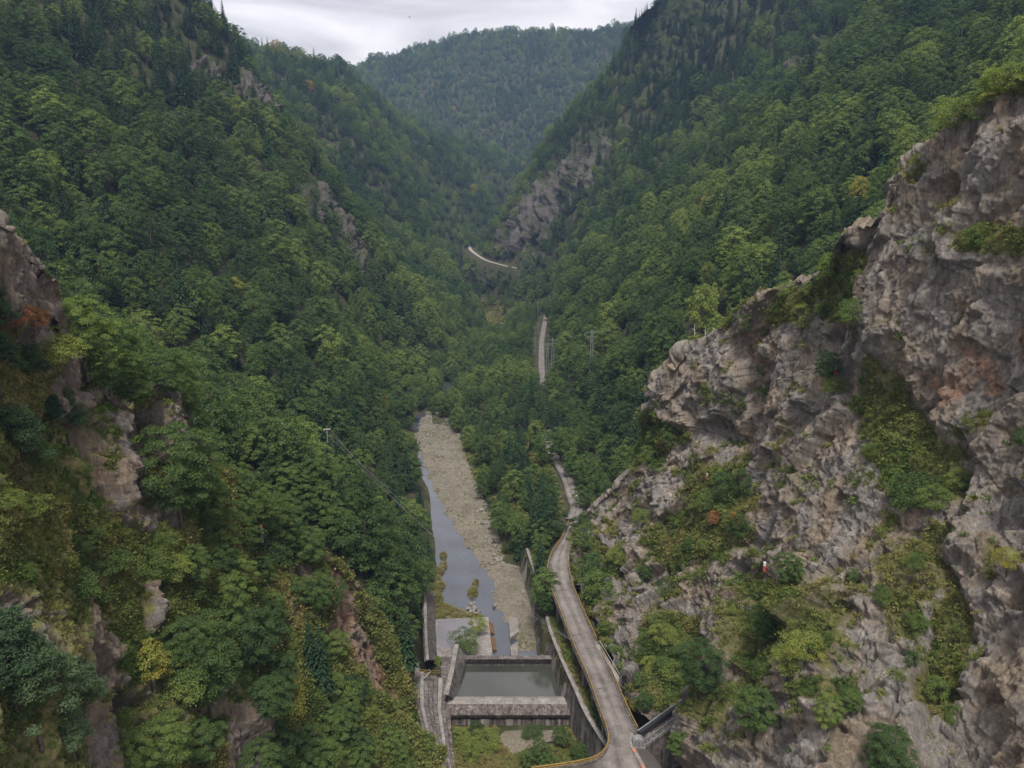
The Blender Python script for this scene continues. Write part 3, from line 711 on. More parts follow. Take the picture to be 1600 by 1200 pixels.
L_VEG = [
 ([(-300, 640), (100, 700), (170, 820), (260, 850), (300, 900), (260, 1060), (150, 1060), (100, 920), (-300, 960)], 0.75, 25),
 ([(-300, 470), (40, 520), (100, 560), (100, 650), (-300, 650)], 0.75, 18),
 ([(200, 840), (330, 840), (330, 1000), (220, 1060)], 0.9, 15),
 ([(290, 700), (420, 830), (500, 1000), (420, 1100), (290, 1000)], 0.9, 18),
 ([(470, 980), (560, 1060), (640, 1160), (640, 1300), (380, 1300), (420, 1080)], 0.85, 18),
 ([(590, 960), (620, 1020), (640, 1120), (600, 1060)], 0.8, 8),
 ([(-300, 1080), (100, 1080), (160, 1300), (-300, 1300)], 0.7, 18),
 ([(200, 1140), (340, 1140), (340, 1300), (200, 1300)], 0.8, 14),
 ([(120, 940), (165, 930), (178, 1070), (130, 1090)], -1.0, 5), ([(205, 910), (222, 910), (220, 995), (206, 995)], -1.0, 4),
 ([(-20, 340), (60, 400), (75, 470), (40, 500), (-20, 480)], -0.5, 8), ([(95, 550), (135, 560), (138, 640), (100, 640)], -0.8, 6),
 ([(158, 660), (192, 640), (200, 780), (165, 790)], -0.8, 7), ([(245, 610), (275, 595), (292, 680), (258, 680)], -0.8, 7),
 ([(430, 890), (460, 890), (462, 965), (432, 970)], -0.9, 5), ([(352, 1105), (398, 1095), (392, 1210), (350, 1210)], -0.8, 6),
 ([(508, 890), (540, 892), (580, 985), (612, 1065), (622, 1140), (590, 1110), (556, 1050), (522, 960)], -0.85, 8),
]
L_STAIN = [([(505, 880), (545, 890), (590, 980), (620, 1060), (640, 1150), (600, 1140), (560, 1060), (520, 960)], 0.75, 12)]
L_SCALES = [(8.0, 5.0, 18.0, 1.6, 0.4), (3.0, 2.2, 7.5, 0.85, 0.25), (1.3, 1.0, 2.8, 0.40, 0.14), (0.6, 0.5, 1.0, 0.16, 0.05)]
CLIFF_L = build_cliff('cliff', L_COLS, L_BACK, 620, 460, 22, (1, -0.6, 0.4), L_FEATS, L_VEG, L_STAIN, L_SCALES, rot_basis(0.1, 0.0, -0.3), M_LEFT, 211, 0.28, 0.45)

# ================================================================ CRAGS: bare rock standing out of the forest
def crag(poly, out, seed, step=2.0, yoff=0.0, veg0=0.0):
    p = np.array(poly, float); x0, y0 = p.min(0) - 12; x1, y1 = p.max(0) + 12
    gx = np.arange(x0, x1, step); gy = np.arange(y0, y1, step)
    PX, PY = np.meshgrid(gx, gy)
    Y = hit(PX.ravel(), PY.ravel()).reshape(PX.shape)
    med = np.nanmedian(Y); Y = np.where(np.isnan(Y), med, Y)
    Y = np.clip(Y, med * 0.8, med * 1.25); Y = blur2(Y, 8)
    d = polydist(PX + 5 * vnoise(np.stack([PX / 14, PY / 14, PX * 0], -1), seed), PY + 5 * vnoise(np.stack([PX / 14, PY / 14, PX * 0 + 4], -1), seed), poly)
    G = at(PX, PY, Y); sc = med / 400.0
    n = grid_normals(G, (0, -1, 0.4)); n = blur2(n, 10); n /= np.linalg.norm(n, axis=-1, keepdims=True)
    rise = 0.55 * out * sstep(-8, 12, d) - 4.0 * sstep(4, -8, d)
    rel = rock_relief(G, [(9 * sc, 7 * sc, 18 * sc, 2.6 * sc, 0.9 * sc), (3.5 * sc, 3 * sc, 7 * sc, 1.3 * sc, 0.5 * sc), (1.8 * sc, 1.5 * sc, 2.6 * sc, 0.5 * sc, 0.1)], rot_basis(0.3, 0.2, 0.3), seed)
    V = G + n * rise[..., None] + n * (rel * sstep(-10, 2, d))[..., None]
    Ns = blur2(grid_normals(V, (0, -1, 0.4)), 1)
    veg = 0.20 + veg0 + 0.5 * sstep(0.45, 0.85, Ns[..., 2]) + 0.3 * fbm(V / (12 * sc), 3, seed) + 0.8 * sstep(4, -6, d)
    Fg = grid_faces(*PX.shape); Fg = Fg[(d.ravel()[Fg] > -10).all(1)]
    used, inv = np.unique(Fg, return_inverse=True)
    me = np_mesh('crag', V.reshape(-1, 3)[used], inv.reshape(-1, 4), M_CRAG, attrs={'veg': veg.ravel()[used], 'stain': np.zeros(len(used))})
    struct(link(bpy.data.objects.new('crag', me)))
    return V
CRAGS = [   # (outline, metres out of the slope, seed, base grass)
 ([(460, 290), (495, 288), (520, 320), (545, 350), (570, 400), (580, 440), (560, 430), (535, 400), (500, 375), (465, 330)], 13, 31, 0.0),
 ([(285, 105), (330, 85), (350, 95), (345, 130), (300, 125)], 9, 32, 0.1),
 ([(370, 105), (400, 130), (440, 170), (430, 190), (390, 170), (360, 130)], 9, 33, 0.12),
 ([(405, 272), (430, 280), (440, 300), (412, 296)], 7, 34, 0.0),
 ([(770, 395), (800, 340), (830, 300), (870, 262), (905, 235), (945, 200), (960, 230), (930, 290), (895, 335), (865, 355), (855, 410), (820, 420)], 14, 35, 0.16),
 ([(738, 418), (815, 425), (830, 440), (780, 452), (745, 445)], 4, 36, 0.25),
 ([(1058, 290), (1085, 255), (1120, 228), (1125, 245), (1100, 275), (1070, 305)], 10, 37, 0.0),
 ([(1210, 165), (1225, 125), (1262, 75), (1310, 55), (1330, 75), (1290, 110), (1250, 145), (1222, 180)], 11, 38, 0.05),
 ([(955, 195), (990, 185), (1050, 180), (1040, 205), (985, 215)], 9, 39, 0.3),
 ([(985, 60), (1010, 30), (1060, -10), (1180, -10), (1150, 30), (1060, 40), (1010, 75)], 8, 40, 0.5),
 ([(1010, 120), (1060, 60), (1100, 40), (1090, 75), (1040, 130)], 6, 42, 0.55),
 ([(640, 690), (655, 672), (660, 690), (654, 705)], 3, 41, 0.1),
]
CRAG_V = [crag(p, o, s, veg0=v) for p, o, s, v in CRAGS]

# ================================================================ TREES: tapered trunk with limbs, crown of many leaf sprays
def quads(C, N, size, rng, aspect=1.5, droop=0.0, outward=None):
    """One leaf spray (a quad bent along its middle, 2 faces) at every centre C facing N."""
    n = len(C)
    N = N / (np.linalg.norm(N, axis=1, keepdims=True) + 1e-9)
    a = rng.normal(size=(n, 3)) if outward is None else outward * 0.7 + 0.75 * rng.normal(size=(n, 3))
    U = a - N * (a * N).sum(1, keepdims=True); U /= np.linalg.norm(U, axis=1, keepdims=True) + 1e-9
    W = np.cross(N, U)
    s = size * (0.65 + 0.7 * rng.random((n, 1)))
    u = U * s * aspect * 0.5; w = W * s * 0.5
    dz = np.zeros((n, 3)); dz[:, 2] = -droop * s[:, 0]
    V = np.stack([C - u, C - w * 0.9 + N * s * 0.10, C + u + dz, C + w * 0.9 + N * s * 0.10], 1)
    return V.reshape(-1, 3)

def broad_crown(rng, H=16.0, rx=4.6, base=0.26, nclump=46, nleaf=1100, leaf=0.8, cl=1.0, top=0.85, flat=0.55):
    cz = H * (base + 1) / 2; rz = H * (1 - base) / 2
    V = []
    cs = []
    for k in range(nclump):
        g = (k + 0.5) / nclump
        zz = 1 - 2 * g ** top; ph = k * 2.399 + rng.normal() * 0.35
        rr = (1 - abs(zz) ** 2.2) ** 0.5 if abs(zz) < 1 else 0
        f = 0.62 + 0.38 * rng.random()
        lob = 1 + 0.22 * math.sin(2 * ph + 1.3 * H) + 0.16 * rng.normal()
        cs.append((rx * rr * f * lob * math.cos(ph), rx * rr * f * lob * math.sin(ph), cz + rz * zz * (0.86 + 0.12 * rng.random()), f))
    per = max(3, nleaf // nclump)
    for x, y, z, f in cs:
        cr = cl * rx * (0.27 + 0.17 * rng.random())
        m = int(per * (0.7 + 0.6 * rng.random()))
        D = rng.normal(size=(m, 3)); D /= np.linalg.norm(D, axis=1, keepdims=True); D[:, 2] = np.abs(D[:, 2]) * 1.0 - 0.28
        rad = rng.random((m, 1)) ** 0.35
        P = D * rad * np.array([cr, cr, cr * flat]); 
        out = np.array([x, y, 0.0]); ol = np.linalg.norm(out) + 1e-6; o = out / ol
        P[:, 2] -= 0.35 * (P @ o) * min(1, ol / rx)                      # sprays hang outwards
        C = P + np.array([x, y, z])
        N = D * 0.75 + np.array([0, 0, 0.65]) + o * 0.3 + 0.55 * rng.normal(size=(m, 3))
        V.append(quads(C, N, leaf, rng, 1.35, 0.12, np.tile(o, (m, 1)) + D * 0.4))
    return np.concatenate(V), cs

def spruce_crown(rng, H=20.0, rx=3.3, base=0.12, nlev=17, leaf=0.8, per=5):
    V = []
    for k in range(nlev):
        t = k / (nlev - 1); z = H * (base + (1 - base) * t) - 0.2
        r = rx * (1 - t) ** 0.85 * (0.8 + 0.35 * rng.random()) + 0.25
        nb = max(4, int(10 * (1 - t) + 3)); ph0 = rng.random() * 6.28
        for b in range(nb):
            ph = ph0 + 6.283 * b / nb + rng.normal() * 0.15; rr = r * (0.7 + 0.4 * rng.random())
            o = np.array([math.cos(ph), math.sin(ph), 0])
            m = max(2, int(per * rr / rx + 1.5))
            f = (np.arange(m) + 0.7) / m
            C = o * (f * rr)[:, None]; C[:, 2] = z - 0.42 * f * rr + 0.1 * f * f * rr
            N = np.array([0, 0, 1.0]) + o * 0.45 + 0.3 * rng.normal(size=(m, 3))
            V.append(quads(C, N, leaf * (0.6 + 0.5 * (1 - t)), rng, 1.7, 0.3, np.tile(o, (m, 1))))
    return np.concatenate(V), [(0, 0, H * 0.6, 1)]

def pine_crown(rng, H=12.0, rx=4.0, nclump=26, nleaf=3000, leaf=0.32):
    cs = []
    V = []
    for k in range(nclump):
        t = rng.random() ** 0.7; z = H * (0.38 + 0.60 * t); ph = k * 2.399 + rng.normal() * 0.3
        r = rx * (1.05 - 0.75 * t) * (0.35 + 0.65 * rng.random())
        cs.append((r * math.cos(ph), r * math.sin(ph), z, 1))
        cr = 0.7 + 0.7 * rng.random(); m = nleaf // nclump
        D = rng.normal(size=(m, 3)); D /= np.linalg.norm(D, axis=1, keepdims=True)
        P = D * rng.random((m, 1)) ** 0.5 * np.array([cr, cr, cr * 0.6])
        C = P + np.array(cs[-1][:3])
        V.append(quads(C, D * 0.5 + np.array([0, 0, 0.7]) + 0.6 * rng.normal(size=(m, 3)), leaf, rng, 3.2, 0.0, D + np.array([0, 0, 0.3])))
    return np.concatenate(V), cs

def birch_crown(rng, H=13.0, rx=1.7, nleaf=1500, leaf=0.42):
    V = []; cs = []
    nclump = 40
    for k in range(nclump):
        t = (k + 0.5) / nclump; z = H * (0.18 + 0.82 * t); ph = k * 2.399 + rng.normal() * 0.4
        r = rx * min(1, 1.25 * (1 - t) ** 0.6) * (0.3 + 0.8 * rng.random())
        x, y = r * math.cos(ph), r * math.sin(ph); cs.append((x, y, z, 1))
        m = nleaf // nclump; cr = 0.35 + 0.5 * (1 - t)
        P = rng.normal(size=(m, 3)) * np.array([cr * 0.7, cr * 0.7, cr * 1.0]); P[:, 2] -= 0.6 * np.hypot(P[:, 0], P[:, 1])
        C = P + np.array([x, y, z]); o = np.array([x, y, 0]); 
        V.append(quads(C, o * 0.7 + np.array([0, 0, 0.5]) + 0.7 * rng.normal(size=(m, 3)), leaf, rng, 1.4, 0.3))
    return np.concatenate(V), cs

def trunk_mb(rng, H, cs, r0, nlimb, bend=0.35, topf=0.86):
    mb = MB(); m = 8
    ax = [np.array([bend * math.sin(1.7 * i / m + rng.random() * 0.4) * i / m, bend * math.cos(2.3 * i / m) * i / m - bend * 0 , H * topf * i / m]) for i in range(m + 1)]
    ax[0][2] = -1.5
    mb.tube(ax, [r0 * (1.25 if i == 0 else 1.0) * (1 - 0.86 * i / m) + 0.02 for i in range(m + 1)], 7)
    idx = rng.permutation(len(cs))[:nlimb]
    for q in idx:
        x, y, z, _ = cs[q]
        z0 = max(H * 0.22, z - 0.55 * math.hypot(x, y) - 0.8); z0 = min(z0, H * topf * 0.95)
        f = z0 / (H * topf) * m; i = int(min(m - 1, f)); b = ax[i] + (ax[i + 1] - ax[i]) * (f - i)
        e = np.array([x, y, z]); mid = b + (e - b) * 0.5 + np.array([0, 0, -0.12 * np.linalg.norm(e - b) + 0.25])
        r = r0 * 0.34 * (1 - 0.6 * z0 / H)
        mb.tube([b, mid, b + (e - b) * 0.95], [r, r * 0.6, r * 0.22], 5, cap=False)
    return mb

class Kind: pass
STOCK = bpy.data.collections.new('tree_stock')            # source meshes for the scattered forest, never linked to the scene
KINDS = {}
def make_kind(key, seed, fn, H, rx, leafmat, r0, nlimb, kw, trunk_kw=None, instance=True):
    rng = np.random.default_rng(seed)
    V, cs = fn(rng, H=H, rx=rx, **kw)
    Fq = np.arange(len(V)).reshape(-1, 4)
    k = Kind(); k.key = key; k.H = H; k.rx = rx
    k.crown = np_mesh('crown', V, Fq, leafmat, smooth=False)
    tm = trunk_mb(rng, H, cs, r0, nlimb, **(trunk_kw or {}))
    k.trunk = tm.mesh('trunk', M_BARK, True)
    if instance:
        tv = np.array(tm.v); nq = [f for f in tm.f if len(f) == 4]
        k.joined = np_mesh('tree', np.concatenate([V, tv]), np.concatenate([Fq, np.array(nq) + len(V)]), [leafmat, M_BARK], smooth=False,
                           midx=np.r_[np.zeros(len(Fq)), np.ones(len(nq))])
        o = bpy.data.objects.new('stock_' + key, k.joined); STOCK.objects.link(o)
    KINDS[key] = k
    return k

# far kinds (a_ .. sorted: the scatter picks them by index), near kinds with small leaves
FAR = []
for i in range(6):
    make_kind('a%d' % i, 300 + i, broad_crown, 15.5 + (i % 3), [4.6, 5.2, 4.2, 5.6, 4.8, 3.9][i], M_LEAF, 0.26, 9,
              dict(nclump=[60, 74, 48, 84, 64, 44][i], nleaf=[3900, 4600, 3300, 5200, 4000, 2900][i], leaf=0.37, base=[0.22, 0.2, 0.3, 0.22, 0.16, 0.28][i], cl=[0.82, 0.74, 0.92, 0.70, 0.82, 0.9][i], flat=[0.55, 0.5, 0.95, 0.6, 0.9, 0.8][i])); FAR.append('a%d' % i)
for i in range(3):
    make_kind('b%d' % i, 330 + i, spruce_crown, 19 + 2 * i, [3.0, 3.5, 2.6][i], M_NEEDLE, 0.26, 0, dict(nlev=26, leaf=0.62, per=9), dict(topf=0.95, bend=0.1)); FAR.append('b%d' % i)
for i in range(2):
    make_kind('c%d' % i, 340 + i, birch_crown, 14 + 2 * i, 2.1, M_LEAF, 0.17, 8, dict(nleaf=2200, leaf=0.38)); FAR.append('c%d' % i)
NEARB = []
for i in range(5):
    make_kind('n%d' % i, 360 + i, broad_crown, [13, 15, 11, 14, 12][i], [4.6, 5.2, 4.2, 4.7, 5.0][i], M_LEAF, 0.22, 16,
              dict(nclump=[100, 120, 84, 110, 94][i], nleaf=[21000, 25000, 17000, 22000, 20000][i], leaf=0.19, base=[0.18, 0.16, 0.2, 0.22, 0.14][i], cl=0.66, flat=0.55), instance=False); NEARB.append('n%d' % i)
for i in range(3):
    make_kind('p%d' % i, 380 + i, pine_crown, [10, 12, 9][i], [3.8, 4.4, 3.6][i], M_NEEDLE, 0.2, 22, dict(nleaf=24000, nclump=80, leaf=0.105), dict(topf=0.9, bend=0.7), instance=False)
make_kind('y0', 390, birch_crown, 14, 1.9, M_LEAF, 0.15, 14, dict(nleaf=6500, leaf=0.22), instance=False)
for i in range(4):
    make_kind('s%d' % i, 400 + i, broad_crown, [3.0, 2.6, 3.4, 2.2][i], [1.6, 1.9, 1.4, 1.7][i], M_LEAF, 0.05, 8,
              dict(nclump=40, nleaf=4200, leaf=0.105, base=0.02, cl=1.0, flat=0.7), instance=True)
make_kind('bare0', 420, broad_crown, 5.0, 2.2, M_LEAF, 0.10, 22, dict(nclump=30, nleaf=260, leaf=0.22, base=0.1), instance=False)

# ---------------------------------------------------------------- where trees may stand
KEEP_CLEAR = [
 [(645, 672), (655, 650), (668, 642), (690, 655), (712, 668), (716, 690), (730, 708), (755, 715), (745, 740), (738, 757), (758, 790), (768, 800), (772, 830), (790, 868), (806, 885), (824, 858), (836, 895), (848, 950), (862, 1005), (905, 1100), (915, 1160), (700, 1175), (652, 1090), (640, 1035), (664, 1000), (664, 925), (690, 905), (690, 850), (672, 790), (655, 745), (650, 700)],
 [(850, 872), (868, 838), (886, 812), (902, 828), (896, 900), (1000, 1130), (1050, 1200), (880, 1205), (948, 1150), (900, 1040), (862, 960)],
 [(852, 698), (864, 696), (885, 742), (910, 785), (904, 800), (888, 795), (872, 752)],
 [(839, 492), (856, 490), (854, 540), (851, 586), (838, 582), (834, 550)],
 [(732, 382), (744, 386), (760, 402), (818, 414), (818, 426), (760, 416), (730, 395)],
 [(757, 478), (790, 480), (788, 505), (760, 500)],
]
ROAD_LINE = [(15, 205, 0), (11, 240, 0), (12.5, 265, 0), (10, 285, 0), (22, 300, 0)]
XS, YSX = [], []
cells = []
y = 136.0
while y < 2320:
    sp = 6.2 if y < 260 else 6.9 if y < 500 else 7.1 if y < 900 else 8.2 if y < 1500 else 9.5
    xs = np.arange(-0.80 * y - 40, 0.80 * y + 40, sp)
    cells.append(np.stack([xs + RNG.uniform(-0.48, 0.48, xs.shape) * sp, y + RNG.uniform(-0.48, 0.48, xs.shape) * sp], -1)); y += sp * 0.92
TXY = np.concatenate(cells)
TZ = hf(TXY[:, 0], TXY[:, 1])
T = np.column_stack([TXY, TZ])
px, py, dd = proj(T)
ok = (px > -130) & (px < 1730) & (py < 1350)
# keep the river bed, the works and the roads free
ok &= ~((TZ < -117.6) & (T[:, 1] < 560))
ok &= ~((T[:, 1] < 232) & (px > 672) & (T[:, 0] < 60) & (T[:, 2] < -98))
for poly, o, s, v in CRAGS:
    ok &= ~(inpoly(px, py, poly) & (RNG.random(len(T)) > 0.26 + v))
T = T[ok]
n = len(T)
# species by place: spruce on the high dark flanks, broadleaf below
px, py, dd = proj(T)
sprucey = fbm(np.column_stack([T[:, 0] / 90, T[:, 1] / 90, np.zeros(n)]), 3, 51)
dark_flank = inpoly(px, py, [(880, 250), (1000, 40), (1200, -40), (1250, 60), (1060, 230), (940, 330), (860, 420)]) | inpoly(px, py, [(0, 0), (300, -20), (400, 120), (420, 190), (300, 200), (120, 110)])
ps = 0.10 + 0.25 * np.clip(sprucey, -0.3, 1) + 0.60 * dark_flank
ps = np.where((T[:, 1] > 1150) & ~dark_flank, 0.04, ps)
rr = RNG.random(n)
is_spruce = rr < ps
is_birch = (~is_spruce) & (RNG.random(n) < 0.07)
kid = np.where(is_spruce, 6 + RNG.integers(0, 3, n), np.where(is_birch, 9 + RNG.integers(0, 2, n), RNG.integers(0, 6, n)))
hue = 0.33 + 0.30 * fbm(np.column_stack([T[:, 0] / 60, T[:, 1] / 60, np.zeros(n)]), 3, 61) + 0.15 * RNG.normal(size=n)
tint = np.clip(hue, 0.02, 0.66) * np.where(is_spruce, 0.75, 1.0)
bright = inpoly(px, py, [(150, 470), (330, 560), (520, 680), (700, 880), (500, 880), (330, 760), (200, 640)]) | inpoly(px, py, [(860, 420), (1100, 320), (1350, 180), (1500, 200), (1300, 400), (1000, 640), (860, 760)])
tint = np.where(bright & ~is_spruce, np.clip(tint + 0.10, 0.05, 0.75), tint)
rare = RNG.random(n); tint = np.where((rare < 0.0025) & ~is_spruce, 1.15 + 0.2 * RNG.random(n), tint)
kk = np.clip(0.80 + 0.30 * RNG.normal(size=n), 0.42, 1.5) * np.interp(T[:, 1], [140, 260, 600, 1600, 2300], [0.80, 0.98, 1.02, 1.10, 1.15])
kk = np.where(T[:, 2] < -100, kk * 0.75, kk)
rotz = RNG.random(n) * 6.283
HT = np.array([KINDS[k].H for k in FAR])[kid] * kk; RX = np.array([KINDS[k].rx for k in FAR])[kid] * kk
drop = np.zeros(n, bool)
for poly in KEEP_CLEAR:
    for fz, fx_ in ((1.0, 0), (0.6, 0), (0.55, 0.8), (0.55, -0.8), (0.15, 0), (0.8, 0.5), (0.8, -0.5)):
        Q = T.copy(); Q[:, 2] += HT * fz; Q[:, 0] += RX * fx_
        a, b, _ = proj(Q); lim = 1180 if poly is KEEP_CLEAR[4] else 9999
        drop |= inpoly(a, b, poly) & (T[:, 1] < lim)
thin = (drop & (RNG.random(n) < 0.0)); keep = ~drop
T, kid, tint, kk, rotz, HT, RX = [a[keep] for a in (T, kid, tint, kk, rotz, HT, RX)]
# trees standing on the left rock slope between the named ones, and bushes on both rock faces
def on_cliff(c, poly, cnt_, veto=(), seed=1, minpx=0):
    m = inpoly(c.px, c.py, poly) & c.front
    for q in veto: m &= ~inpoly(c.px, c.py, q)
    ids = np.nonzero(m)[0]; rg = np.random.default_rng(seed); out = []
    w = c.d[ids] ** 2; ids = rg.choice(ids, cnt_ * 6, p=w / w.sum())
    for i in ids:
        if len(out) >= cnt_: break
        if all((c.px[i] - c.px[j]) ** 2 + (c.py[i] - c.py[j]) ** 2 > minpx ** 2 for j in out): out.append(i)
    return out
BROWN = [(505, 880), (545, 890), (590, 980), (622, 1060), (640, 1160), (600, 1150), (556, 1070), (515, 960)]
PALE = [[(425, 880), (466, 880), (470, 990), (425, 990)], [(345, 1090), (402, 1090), (400, 1215), (340, 1215)]]
CLT = [(CLIFF_L, i) for i in on_cliff(CLIFF_L, [(300, 760), (420, 830), (500, 872), (560, 1060), (640, 1170), (660, 1215), (300, 1230), (290, 1000)], 42, [BROWN, [(436, 985), (492, 985), (500, 1190), (430, 1190)], [(400, 815), (424, 815), (424, 905), (400, 905)], [(495, 1135), (530, 1135), (530, 1230), (495, 1230)]] + PALE, 5, 24)]
CLT += [(CLIFF_L, i) for i in on_cliff(CLIFF_L, [(140, 570), (260, 600), (420, 830), (300, 850), (220, 640)], 10, [], 6, 26)]
CLT += [(CLIFF_L, i) for i in on_cliff(CLIFF_L, [(-40, 540), (90, 560), (100, 720), (-40, 760)], 6, [], 7, 30)]
TREES0 = []
for c_, i in CLT:
    k_ = 'p%d' % RNG.integers(0, 3) if c_.px[i] < 120 else ['n0', 'n1', 'n2', 'n3', 'n4'][RNG.integers(0, 5)]
    TREES0.append(dict(p=(float(c_.V[i][0]), float(c_.V[i][1]), float(c_.V[i][2]) - 0.3), kind=k_, s=float(RNG.uniform(0.42, 0.72)), t=float(np.clip(RNG.normal(0.36, 0.16), 0.08, 0.7)) * (0.5 if k_[0] == 'b' else 1), r=float(RNG.random() * 6.28), c=c_, cat='tree'))
BU = [(CLIFF_R, i) for i in on_cliff(CLIFF_R, [(880, 900), (1000, 640), (1300, 380), (1500, 180), (1620, 100), (1620, 1220), (1000, 1200)], 420, [], 8, 15) if CLIFF_R.veg[i] > 0.5][:60]
BU += [(CLIFF_L, i) for i in on_cliff(CLIFF_L, [(-20, 360), (60, 420), (260, 620), (500, 870), (640, 1100), (640, 1210), (-20, 1210)], 260, PALE, 9, 18) if CLIFF_L.veg[i] > 0.5][:70]
for c_, i in BU:
    L_ = c_ is CLIFF_L
    TREES0.append(dict(p=(float(c_.V[i][0]), float(c_.V[i][1]), float(c_.V[i][2]) - 0.15), kind='s%d' % RNG.integers(0, 4), s=float(np.clip(RNG.lognormal(-0.40 if c_ is CLIFF_R else -0.2, 0.4), 0.3, 1.6)) * float(np.clip(c_.d[i] / 120, 0.55, 1.3)),
                       t=float(np.clip(RNG.normal(0.50 if L_ else 0.48, 0.18), 0.1, 0.9)), r=float(RNG.random() * 6.28), c=c_, cat='bush'))
TREES = TREES0 + [dict(p=tuple(T[i]), kind=FAR[kid[i]], s=float(kk[i]), t=float(tint[i]), r=float(rotz[i]), c=None, cat='tree') for i in range(len(T))]

# trees and shrubs rooted on the two near rock faces and other chosen spots: (px, py of the foot, kind, scale, tint, label, category)
SPECIAL = []
def plant(c, px, py, kind, s, t, label=None, cat='tree', sink=0.3, shr=False):
    if c is None:
        Y = hit(px, py)[0]; P = at(px, py, Y)
    else: P, _ = cliff_at(c, px, py)
    SPECIAL.append(dict(p=(float(P[0]), float(P[1]), float(P[2]) - sink), kind=kind, s=s, t=t, r=RNG.random() * 6.283, c=c, label=label, cat=cat))
for a in [
 (None, 478, 812, 'n2', 0.85, 0.30, 'dark green tree in the hollow between the upper survey pillar and the cables'),
 (None, 505, 822, 'n0', 0.80, 0.40, 'mid green tree in the hollow just above the red-brown slope'),
 (None, 452, 796, 'n3', 0.85, 0.44, 'fresh green tree in the hollow behind the upper survey pillar'),
 (None, 492, 786, 'n1', 0.80, 0.34, 'broad green tree filling the hollow uphill from the red-brown slope'),
 (None, 528, 838, 'n4', 0.75, 0.36, 'green tree leaning over the crest of the red-brown slope'),
]: plant(*a)
def plantz(px, py, z, kind, s, t, label=None, cat='tree'):
    P = at_z(px, py, z)
    SPECIAL.append(dict(p=(float(P[0]), float(P[1]), float(P[2]) - 0.1), kind=kind, s=s, t=t, r=RNG.random() * 6.283, c=None, label=label, cat=cat))

